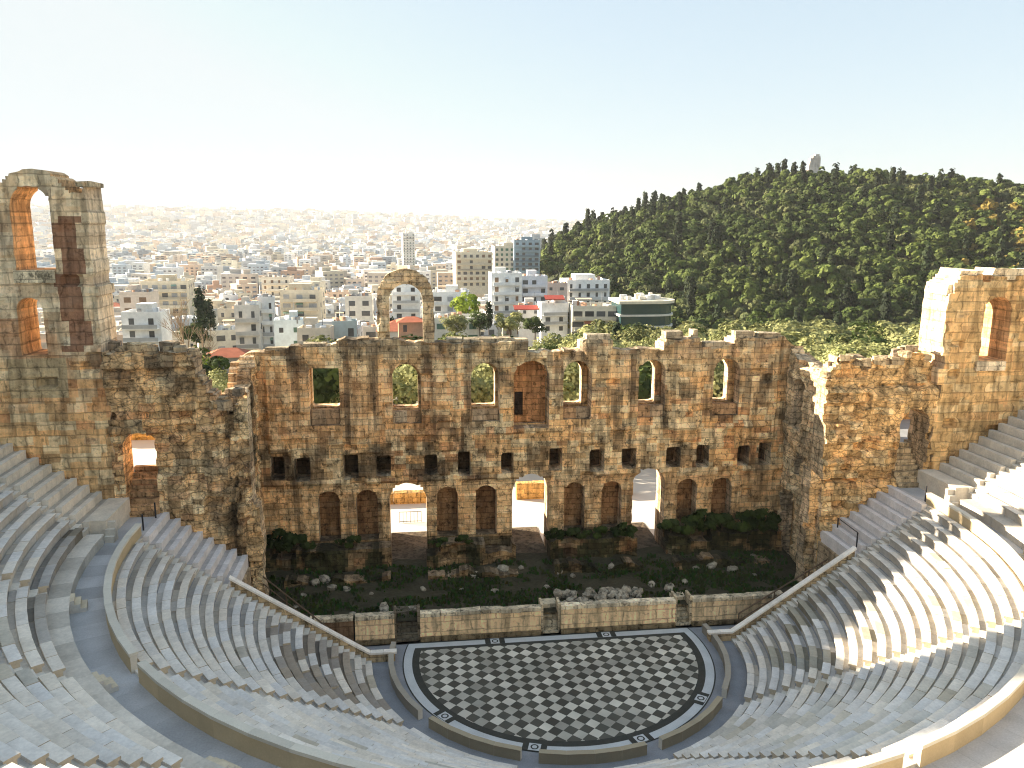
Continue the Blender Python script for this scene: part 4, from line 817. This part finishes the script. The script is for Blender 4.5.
# bare tree
bt = empty('bare_tree', tuple(at(190, 352, 120)[:2])+(0.,), 'leafless pale-branched tree rising behind the left wing wall', 'tree'); mb = MB()
def branch(p, d, L_, r, dep):
    q = p+d*L_; mb.tube(p, q, r, 5, r*.65)
    if dep == 0: return
    for k in range(3 if dep > 1 else 4):
        nd = (d+Vector((random.uniform(-.55, .55), random.uniform(-.55, .55), random.uniform(-.05, .35)))).normalized(); branch(q if k else p+d*L_*.7, nd, L_*random.uniform(.6, .82), r*.6, dep-1)
branch(Vector((0, 0, -2)), Vector((0, 0, 1)), 5.4, .22, 5); mb.build('branches', BAREB, bt)
# the wooded hill
hill = []
def hz_(x, y): return float(ground(x, y))
rg = np.random.default_rng(12); cand = []
r = 292
while r < 690:
    step = 7.2 if r < 420 else 7.8; az = 5.5
    while az < 46:
        a_ = (az+rg.uniform(-.3, .3)*step/r/DEG); rr = r+rg.uniform(-3.5, 3.5); x, y = CX+rr*math.sin(a_*DEG), CY+rr*math.cos(a_*DEG); z = hz_(x, y)
        edge = 300+max(0, 14.5-a_)*42
        if rr > edge: cand.append((rr, a_, x, y, z))
        az += step/r/DEG
    r += step*.8
def ktype(a_, rr, x, y):
    n = float(fbm(x*.02, y*.02, 61)); q = rg.random()
    if rr > 560 and a_ < 19: return 'cyp' if q < .30 else 'hpine'
    if q < .08: return 'cyp'
    if a_ > 36 and .35 < (rr-300)/340 < .75 and q < .35: return 'hgold'
    return 'holive' if q < (.75 if n > .55 else .22) else 'hpine'
cand.sort(key=lambda c: c[0]); near = [c for c in cand if c[0] < 345 and uvof(c[2], c[3], c[4])[0] < 1060]
near = near[:150]; nearset = set(id(c) for c in near); crest = sorted([c for c in cand if 618 < c[0] < 640], key=lambda c: c[1])[:70]; crestset = set(id(c) for c in crest)
for i, c in enumerate(sorted(near, key=lambda c: c[1])):
    k = ktype(c[1], c[0], c[2], c[3]); tree(k, c[2], c[3], c[4]-.3, rg.uniform(.85, 1.35), 'hill_tree', '%s tree from the left along the foot of the wooded hill' % nth(i), 'trees at the foot of the hill')
for i, c in enumerate(crest):
    k = ktype(c[1], c[0], c[2], c[3]); tree(k, c[2], c[3], c[4]-.3, rg.uniform(.8, 1.25), 'hill_tree', '%s tree from the left on the crest of the wooded hill' % nth(i), 'trees on the crest of the hill')
def merge(lst, name, label):
    Vs, Fs, Cs, off = [], [], [], 0; cache = {}
    for c in lst:
        k = ktype(c[1], c[0], c[2], c[3]); me = random.choice(KM[k])[0]
        if me.name not in cache:
            n = len(me.vertices); v = np.zeros(n*3, np.float32); me.vertices.foreach_get('co', v); cc = np.zeros(len(me.polygons)*4, np.float32); me.attributes['Col'].data.foreach_get('color', cc); cache[me.name] = (v.reshape(-1, 3), cc.reshape(-1, 4)[:, :3])
        v, cc = cache[me.name]; nf = len(cc); sub = np.arange(nf)
        if c[0] > 420: sub = sub[::2]
        v = v.reshape(nf, 4, 3)[sub]; cc = cc[sub]; ctr = v.mean(1, keepdims=True)
        if c[0] > 420: v = ctr+(v-ctr)*1.35
        a_ = rg.uniform(0, 6.3); s = rg.uniform(.6, 1.5)**1.0*(1.25 if k == 'cyp' else 1); M = np.array([[math.cos(a_)*rg.uniform(.8, 1.3), -math.sin(a_), 0], [math.sin(a_), math.cos(a_)*rg.uniform(.8, 1.3), 0], [0, 0, rg.uniform(.8, 1.15)]])*s
        v = v.reshape(-1, 3)@M.T+np.array([c[2], c[3], c[4]-.3]); Vs.append(v); Fs.append(np.arange(len(v)).reshape(-1, 4)+off); off += len(v); q_ = float(fbm(np.array(c[2]*.012), np.array(c[3]*.012), 77)); Cs.append(cc*rg.uniform(.7, 1.45)*(.65+.8*q_)*np.array([1+.25*(q_-.4), 1, 1]))
    o = link(name, npmesh(name, np.concatenate(Vs), np.concatenate(Fs), LEAF, np.concatenate(Cs))); tag(o, label, kind='stuff')
merge([c for c in cand if id(c) not in nearset and id(c) not in crestset], 'hill_woods', 'dense wood of pines and olives covering the hill')
# monument on the hill top
p = at(813, 176, 640); mz = float(ground(p[0], p[1])); mo = empty('hilltop_monument', (p[0], p[1], mz), 'tall ruined pale marble monument on the hill top', 'monument'); mb = MB()
MG = mat('monument_marble', (.62, .56, .50), nscale=.5, namp=.3, bump=.2)
H = (p[2]-mz)+3.0
mb.box((0, 0, H/2), (10, 6, H+2)); mb.build('base', MG, mo); mb = MB()
for z0, z1, x0, x1 in ((0, 4, -4.9, 4.9), (4, 8, -4.6, 4.8), (8, 10.5, -3.9, 4.6), (10.5, 12.4, -1.8, 4.3), (12.4, 13.6, .2, 3.4)): mb.box(((x0+x1)/2, 0, H+(z0+z1)/2), (x1-x0, 3, z1-z0), 0, 0, (1, 1, 1), .25)
for x in (-3.6, -1.2, 1.2, 3.6): mb.box((x, -1.7, H+6), (.7, .5, 12))
mb.build('curved_facade', MG, mo)

# ------------------------------------------------------------------ the town
WCOL = [((.74, .73, .70), 'white'), ((.68, .62, .50), 'cream'), ((.60, .55, .48), 'beige'), ((.55, .56, .57), 'pale grey'), ((.66, .52, .40), 'sand-coloured'), ((.45, .50, .54), 'bluish grey')]
winm = {}
WMATS = [GLASSD, GLASSD, mat('brown_shutter', (.22, .15, .10), attr=False, bump=0), mat('grey_shutter', (.34, .35, .36), attr=False, bump=0), mat('green_shutter', (.10, .17, .13), attr=False, bump=0)]
def win_mesh(w_, h_, wm=0):
    k = (round(w_, 1), round(h_, 1), wm)
    if k not in winm: mb = MB(); mb.box((0, 0, 0), (k[0], .12, k[1])); winm[k] = mb.mesh('window', WMATS[wm])
    return winm[k]
def building(x, y, w_, d, h, rz, col, label, parts=True, zb=None, roof='flat', bands=False, group='houses of the town'):
    g_ = float(ground(x, y)) if zb is None else zb; e_ = empty('town_building', (x, y, g_), label, 'building', group, rz)
    n = max(1, int(round(h/3.1))); fh = h/n; mb = MB(); mb.box((0, 0, h/2-2), (w_, d, h+4), 0, 0, col)
    link('walls', mb.mesh('walls', WALLM), e_)
    rc = tuple(np.array(col)*random.uniform(.75, .95)); mb = MB()
    if roof == 'tile':
        e2 = .5; V = [(-w_/2-e2, -d/2-e2, h), (w_/2+e2, -d/2-e2, h), (w_/2+e2, d/2+e2, h), (-w_/2-e2, d/2+e2, h), (-w_/2+d*.4, 0, h+d*.22), (w_/2-d*.4, 0, h+d*.22)]
        mb.add(V, [(0, 1, 5, 4), (1, 2, 5), (2, 3, 4, 5), (3, 0, 4), (0, 3, 2, 1)]); link('roof', mb.mesh('roof', TILE), e_)
    else:
        for sx, sy, lx, ly in ((0, 1, w_, .25), (0, -1, w_, .25), (1, 0, .25, d-.5), (-1, 0, .25, d-.5)): mb.box((sx*(w_/2-.125), sy*(d/2-.125), h+.45), (lx, ly, .9), 0, 0, col)
        link('roof_parapet', mb.mesh('roof_parapet', WALLM), e_)
        mb = MB(); k = random.random()
        if k < .75: pw, pd = w_*random.uniform(.25, .55), d*random.uniform(.3, .6); mb.box((random.uniform(-.2, .2)*w_, random.uniform(-.15, .2)*d, h+1.35), (pw, pd, 2.7), 0, 0, rc)
        for _ in range(random.randint(5, 10)): mb.box((random.uniform(-.42, .42)*w_, random.uniform(-.42, .42)*d, h+.8), (random.uniform(.6, 1.6), random.uniform(.6, 1.6), random.uniform(.8, 1.7)), 0, random.random(), random.choice(((.7, .7, .7), (.3, .3, .3), (.5, .3, .2), (.75, .75, .72))))
        if random.random() < .5: mb.tube((w_*.2, 0, h), (w_*.2, 0, h+4.5), .08, 5, col=(.2, .2, .2))
        if random.random() < .3:
            mb.box((-w_*.2, d*.1, h+2.4), (w_*.35, d*.35, .12), 0, 0, (.6, .45, .3))
            for sx in (-1, 1): mb.tube((-w_*.2+sx*w_*.16, d*.1, h), (-w_*.2+sx*w_*.16, d*.1, h+2.4), .06, 5)
        link('rooftop_fittings', mb.mesh('rooftop_fittings', ROOFT), e_)
    # windows and balconies on the camera side (-Y) and the left side (-X)
    ncol = max(2, int(w_/3.2)); bal = random.random() < .6; one = MB(); bm_ = MB()
    wide = bands or random.random() < .4; wm0 = random.choice((0, 1, 2, 3, 4)); aw = random.random() < .5; am = MB(); ac = random.choice(((.7, .55, .35), (.25, .38, .3), (.5, .2, .12), (.6, .6, .58)))
    for f in range(n):
        zc = fh*(f+.55)
        for c_ in range(ncol):
            if random.random() < .10: continue
            xx = -w_/2+w_*(c_+.5)/ncol; ww = w_/ncol*(.78 if bands else (.46 if wide else .28)); hh = fh*(.5 if (wide or bal) else .38)
            if aw and random.random() < .3: am.add([(xx-ww*.6, -d/2-.05, zc+hh*.62), (xx+ww*.6, -d/2-.05, zc+hh*.62), (xx+ww*.6, -d/2-1.2, zc+hh*.25), (xx-ww*.6, -d/2-1.2, zc+hh*.25)], [(0, 3, 2, 1)], 0, ac)
            if parts: o = link('window', win_mesh(ww*random.choice((1, 1, 1.3)), hh, 0 if bands else random.choice((0, wm0))), e_, (xx, -d/2-.01, zc))
            else: one.box((xx, -d/2-.01, zc), (ww, .12, hh))
        for c_ in range(max(1, int(d/4.2))):
            if random.random() < .45: continue
            yy = -d/2+d*(c_+.5)/max(1, int(d/4.2))
            for sx in (-1, 1):
                if parts: o = link('window', win_mesh(1.2, 1.4), e_, (sx*(w_/2+.01), yy, zc)); o.rotation_euler = (0, 0, math.pi/2)
                else: one.box((sx*(w_/2+.01), yy, zc), (.12, 1.2, 1.4))
        if bal and f > 0: bm_.box((0, -d/2-.7, fh*f+.05), (w_*.9, 1.4, .18), 0, 0, col); bm_.box((0, -d/2-1.37, fh*f+.55), (w_*.9, .07, .9), 0, 0, tuple(np.array(col)*random.choice((1., .8, .5))))
    if not parts and one.v: link('windows', one.mesh('windows', GLASSD), e_)
    if am.v: link('awnings', am.mesh('awnings', ROOFT), e_)
    if bal and bm_.v: link('balconies', bm_.mesh('balconies', WALLM), e_)
    return e_
keyb = []
def key(u0, u1, vt, D, h, col, label, d=None, **k):
    p = at((u0+u1)/2, vt, D); w_ = (u1-u0)*D/FPX; d = d or w_*.8; e_ = building(p[0], p[1]+d/2, w_, d, h, k.pop('rz', random.uniform(-.1, .1)), col, label, zb=p[2]-h-.9, group=None, **k); keyb.append((p[0], p[1]+d/2, max(w_, d)*.5)); return e_
Wt, Cr, Be, Gr, Bl = (.78, .78, .76), (.70, .62, .48), (.60, .54, .45), (.5, .5, .5), (.42, .50, .56)
key(122, 160, 312, 190, 12, Wt, 'white three-storey house right of the left tower')
key(120, 150, 292, 240, 13, (.66, .58, .50), 'pinkish plain block behind the white house by the left tower')
key(140, 185, 281, 300, 15, Cr, 'cream apartment block with roof pergola left of the cypresses')
key(234, 258, 305, 200, 13, (.62, .58, .52), 'grey-beige house with wide dark balconies right of the bare tree')
key(257, 273, 297, 205, 15, Wt, 'tall narrow white house with a blank sunlit side')
key(273, 301, 320, 180, 9, (.62, .70, .74), 'pale blue flat-roofed block beyond the left end of the stage wall')
key(281, 320, 290, 260, 14, Cr, 'cream apartment house with dark roof garden')
key(298, 331, 328, 170, 8, Be, 'low beige house above the left part of the stage wall')
key(332, 356, 321, 175, 7, (.42, .48, .48), 'small grey-green hut roof left of the free-standing arch')
key(345, 372, 296, 260, 13, (.70, .66, .58), 'off-white house left of the arch with arched gallery')
key(392, 420, 283, 260, 14, Wt, 'white house framed inside the free-standing arch')
key(398, 424, 318, 175, 6, (.5, .3, .2), 'low house with a rusty roof under the arch', roof='tile')
key(433, 470, 292, 270, 13, Wt, 'white block with scattered small windows right of the arch')
key(435, 482, 318, 215, 6, (.7, .68, .6), 'long low white house behind the lime-green tree')
key(491, 522, 273, 285, 20, Wt, 'white modern block with square dark windows')
key(521, 548, 276, 290, 18, (.74, .74, .78), 'blank white side wing of the modern block')
key(546, 568, 283, 300, 14, (.68, .54, .46), 'pinkish block between the white modern blocks')
key(566, 610, 280, 310, 13, Wt, 'white block crowded with rooftop tanks near the hill foot')
key(520, 542, 305, 245, 8, (.72, .70, .66), 'low white house with a red awning')
key(541, 568, 303, 235, 8, Wt, 'small white house beside the golden tree')
key(574, 620, 306, 230, 9, (.66, .62, .52), 'modern house with a strip of large dark windows', bands=True)
key(205, 246, 352, 135, 7, (.38, .36, .33), 'grey house with red tile roof in the gap left of the stage wall', roof='tile')
key(262, 290, 277, 380, 14, (.72, .66, .56), 'cream block in the second line of the town')
key(402, 414, 233, 950, 40, (.74, .72, .68), 'slim pale tower block rising above the distant town', d=16)
key(455, 492, 252, 480, 20, (.66, .60, .48), 'yellowish terrace of blocks below the skyline')
key(494, 524, 246, 520, 22, (.60, .55, .46), 'tall beige block near the left foot of the hill')
key(515, 541, 240, 480, 18, (.30, .38, .44), 'bluish grey block against the hill slope')
# red awnings
for u0, u1, v, D, l in ((514, 541, 309, 238, 'long red awning on the low white house'), (545, 565, 299, 233, 'red canopy beside the pinkish block')):
    p = at((u0+u1)/2, v, D); w_ = (u1-u0)*D/FPX; mb = MB(); mb.add([(-w_/2, 0, 0), (w_/2, 0, 0), (w_/2, 2.5, .9), (-w_/2, 2.5, .9), (-w_/2, 0, -.3), (w_/2, 0, -.3)], [(0, 1, 2, 3), (4, 5, 1, 0)]); o = mb.build('awning', mat('red_canvas', (.40, .08, .06), attr=False, bump=0)); o.location = tuple(p); tag(o, l, 'awning')
# glass-fronted building with a curved end
p = at(650, 300, 225); gb = empty('glass_building', (p[0], p[1]+6, p[2]-9), 'dark glass-fronted building with rounded end at the foot of the hill', 'building')
def rslab(z0, z1, L_, wd, m, name, col=(1, 1, 1)):
    pts = [(-L_/2, -wd/2), (L_/2-wd/2, -wd/2)]+[(L_/2-wd/2+wd/2*math.sin(t_), -wd/2*math.cos(t_)) for t_ in np.linspace(.15, math.pi-.15, 10)]+[(L_/2-wd/2, wd/2), (-L_/2, wd/2)]
    n = len(pts); V = [(x, y, z0) for x, y in pts]+[(x, y, z1) for x, y in pts]; F = [(i, (i+1) % n, n+(i+1) % n, n+i) for i in range(n)]+[tuple(range(n))[::-1], tuple(range(n, 2*n))]
    return link(name, npmesh(name, np.array(V), F, m, np.tile(col, (len(F), 1))), gb)
TEAL = mat('teal_glass', (.02, .055, .06), attr=False, bump=0, rough=.2, spec=.6)
for k, (z0, z1) in enumerate(((-4, 1.2), (1.6, 4.4), (4.9, 7.9))): rslab(z0, z1, 16, 11, TEAL, 'glazing')
for z0 in (1.2, 4.4): rslab(z0, z0+.5, 17, 12, WALLM, 'floor_slab', (.62, .6, .55))
rslab(7.9, 8.7, 17.6, 12.6, WALLM, 'roof_slab', (.72, .66, .52)); mb = MB()
for _ in range(16): mb.box((random.uniform(-7, 5), random.uniform(-4, 4), 9.3), (random.uniform(.7, 2), random.uniform(.7, 1.6), random.uniform(.8, 1.8)), 0, 0, random.choice(((.7, .7, .7), (.4, .4, .4), (.75, .7, .6))))
link('rooftop_fittings', mb.mesh('rooftop_fittings', ROOFT), gb)
# rows of town houses
cnt = 0; rowsN = 0; houses = []
r = 225.
while len(houses) < 235:
    az = -31+random.uniform(0, 1); lim = 11.0-(r > 400)*4.0
    while az < lim:
        x, y = CX+(r+random.uniform(-5, 5))*math.sin(az*DEG), CY+(r+random.uniform(-5, 5))*math.cos(az*DEG); w_ = random.uniform(8, 16)
        az += (w_+random.uniform(.5, 4.5))/r/DEG
        if any(abs(x-q[0]) < q[2]+8 and abs(y-q[1]) < q[2]+9 for q in keyb) or random.random() < .08: continue
        houses.append((rowsN, az, x, y, w_, r))
    r += random.uniform(15, 20)+r*.012; rowsN += 1
RFAR = r
rowcount = {}
for rw_, az, x, y, w_, r in houses:
    i = rowcount.get(rw_, 0); rowcount[rw_] = i+1; col, cn = random.choice(WCOL[:5] if random.random() < .9 else WCOL); tl = random.random() < .03
    n = random.choice((3, 4, 4, 5)) if r > 300 else random.choice((2, 3, 3)); h = n*3.1
    building(x, y, w_, random.uniform(9, 14), h, random.gauss(0, .14)+random.choice((0, 0, .35)), tuple(np.array(col)*random.uniform(.8, 1.05)), '%s %s%s-storey house, %s from the left in the %s town row' % (cn, 'red-roofed ' if tl else '', NUM[n], nth(i), nth(rw_)), parts=(r < 300), roof='tile' if tl else 'flat')
for i, (rw_, az, x, y, w_, r) in enumerate(sorted(random.sample(houses, 46), key=lambda q: q[1])):
    p = (x+w_*.6+random.uniform(0, 3), y-random.uniform(6, 10)); tree(random.choice(('dark', 'belt', 'dark', 'cyp')), p[0], p[1], float(ground(*p)), random.uniform(.8, 1.2), 'street_tree', '%s green tree from the left between the houses of the town' % nth(i), 'trees between the houses')
# distant town as one mass
rg = np.random.default_rng(5); VV, FF, CC, off = [], [], [], 0; r = RFAR; pal = np.array([c for c, _ in WCOL])
while r < 7600:
    step = (22+r*.011); az = -34.
    while az < 24-(17 if r < 1700 else 0):
        w_ = rg.uniform(.5, 1.0)*(14+r*.0075); az += (w_*rg.uniform(1.05, 1.7))/r/DEG
        if r > 6000 and rg.random() < .3: continue
        x, y = CX+r*math.sin(az*DEG), CY+(r+rg.uniform(-.4, .4)*step)*math.cos(az*DEG); h = rg.choice((9, 12, 15, 18, 18, 24))*(1+r*.0001); g_ = float(ground(x, y)); a_ = rg.normal(0, .3)
        col = pal[rg.integers(0, 6)]*rg.uniform(.55, 1.05)*1.15
        if rg.random() < .10: col = np.array((.06, .08, .03)); h *= .5
        if rg.random() < .012: col = np.array((.36, .25, .19))
        d = w_*rg.uniform(.6, 1.0); c_, s_ = math.cos(a_), math.sin(a_)
        def bx(w1, d1, z0, z1, cl, ox=0., oy=0.):
            global off
            P_ = [(sx*w1/2+ox, sy*d1/2+oy) for sx, sy in ((-1, -1), (1, -1), (1, 1), (-1, 1))]
            VV.extend([(x+px*c_-py*s_, y+px*s_+py*c_, g_+z) for z in (z0, z1) for px, py in P_]); FF.extend([(off+i, off+(i+1) % 4, off+4+(i+1) % 4, off+4+i) for i in range(4)]+[(off+4, off+5, off+6, off+7)]); CC.extend([tuple(cl)]*5); off += 8
        bx(w_, d, -6, h, col)
        if rg.random() < .7: bx(w_*.4, d*.4, h, h+3, col*rg.uniform(.7, 1.1), rg.uniform(-.2, .2)*w_, rg.uniform(-.2, .2)*d)
        if r < 1900:
            n = int(h/3)
            nw = max(2, int(w_/4)) if r < 1000 else 2
            for f in range(n):
                for q in range(nw): bx(w_/nw*.5, .3, 3*f+1.2, 3*f+2.4, np.array((.12, .12, .13))*rg.uniform(.6, 2.6), w_*((q+.5)/nw-.5), -d/2)
    r += step
o = link('distant_town', npmesh('distant_town', np.array(VV), np.array(FF), WALLM, np.array(CC))); tag(o, 'hazy far-off houses of the town spreading to the horizon', kind='stuff')
# ------------------------------------------------------------------ shrubs on the podium and walls
for i, (x, y, z, s) in enumerate([(-18, 10.9, 3.2, 1.5), (-16.6, 10.9, 3.2, 1.2), (-13.2, 10.9, 3.3, .9), (1.8, 10.9, 3.1, .9), (3.2, 10.8, 3.1, 1.0), (4.9, 10.9, 3.2, .9), (7.0, 10.8, 3.1, 1.1), (10.6, 10.9, 3.2, 1.2), (11.8, 10.8, 3.3, 1.4), (13.1, 10.9, 3.4, 1.5), (14.6, 10.9, 3.3, 1.4), (16.2, 10.9, 3.3, 1.6), (17.8, 10.7, 3.2, 1.6), (-5, 10.8, 3.1, .8), (-6.8, 10.8, 3.1, .7)]):
    e_ = empty('shrub', (x, y, z-.15), '%s dark shrub from the left on the podium under the niches' % nth([-18, -16.6, -13.2, -6.8, -5, 1.8, 3.2, 4.9, 7.0, 10.6, 11.8, 13.1, 14.6, 16.2, 17.8].index(x)), 'shrub', 'shrubs on the podium', 0); e_.scale = (s, s, s); cm, tm = KM['bush'][i % 3]; link('foliage', cm, e_); link('stem', tm, e_)
# ------------------------------------------------------------------ haze
HZ_D = .55e-4
hz = bpy.data.materials.new('haze_air'); hz.use_nodes = True; t = hz.node_tree; t.nodes.remove(t.nodes['Principled BSDF']); pv = t.nodes.new('ShaderNodeVolumePrincipled'); pv.inputs['Density'].default_value = HZ_D; pv.inputs['Color'].default_value = (.93, .95, 1, 1); pv.inputs['Anisotropy'].default_value = 0
t.links.new(pv.outputs[0], t.nodes['Material Output'].inputs['Volume'])
mb = MB(); mb.box((0, 0, 0), (2, 2, 2)); hzo = mb.build('haze', hz); zlo, zhi = -120., 175.; hzo.location = (0, 0, (zlo+zhi)/2); hzo.scale = (17500, 17500, (zhi-zlo)/2); tag(hzo, kind='stuff')
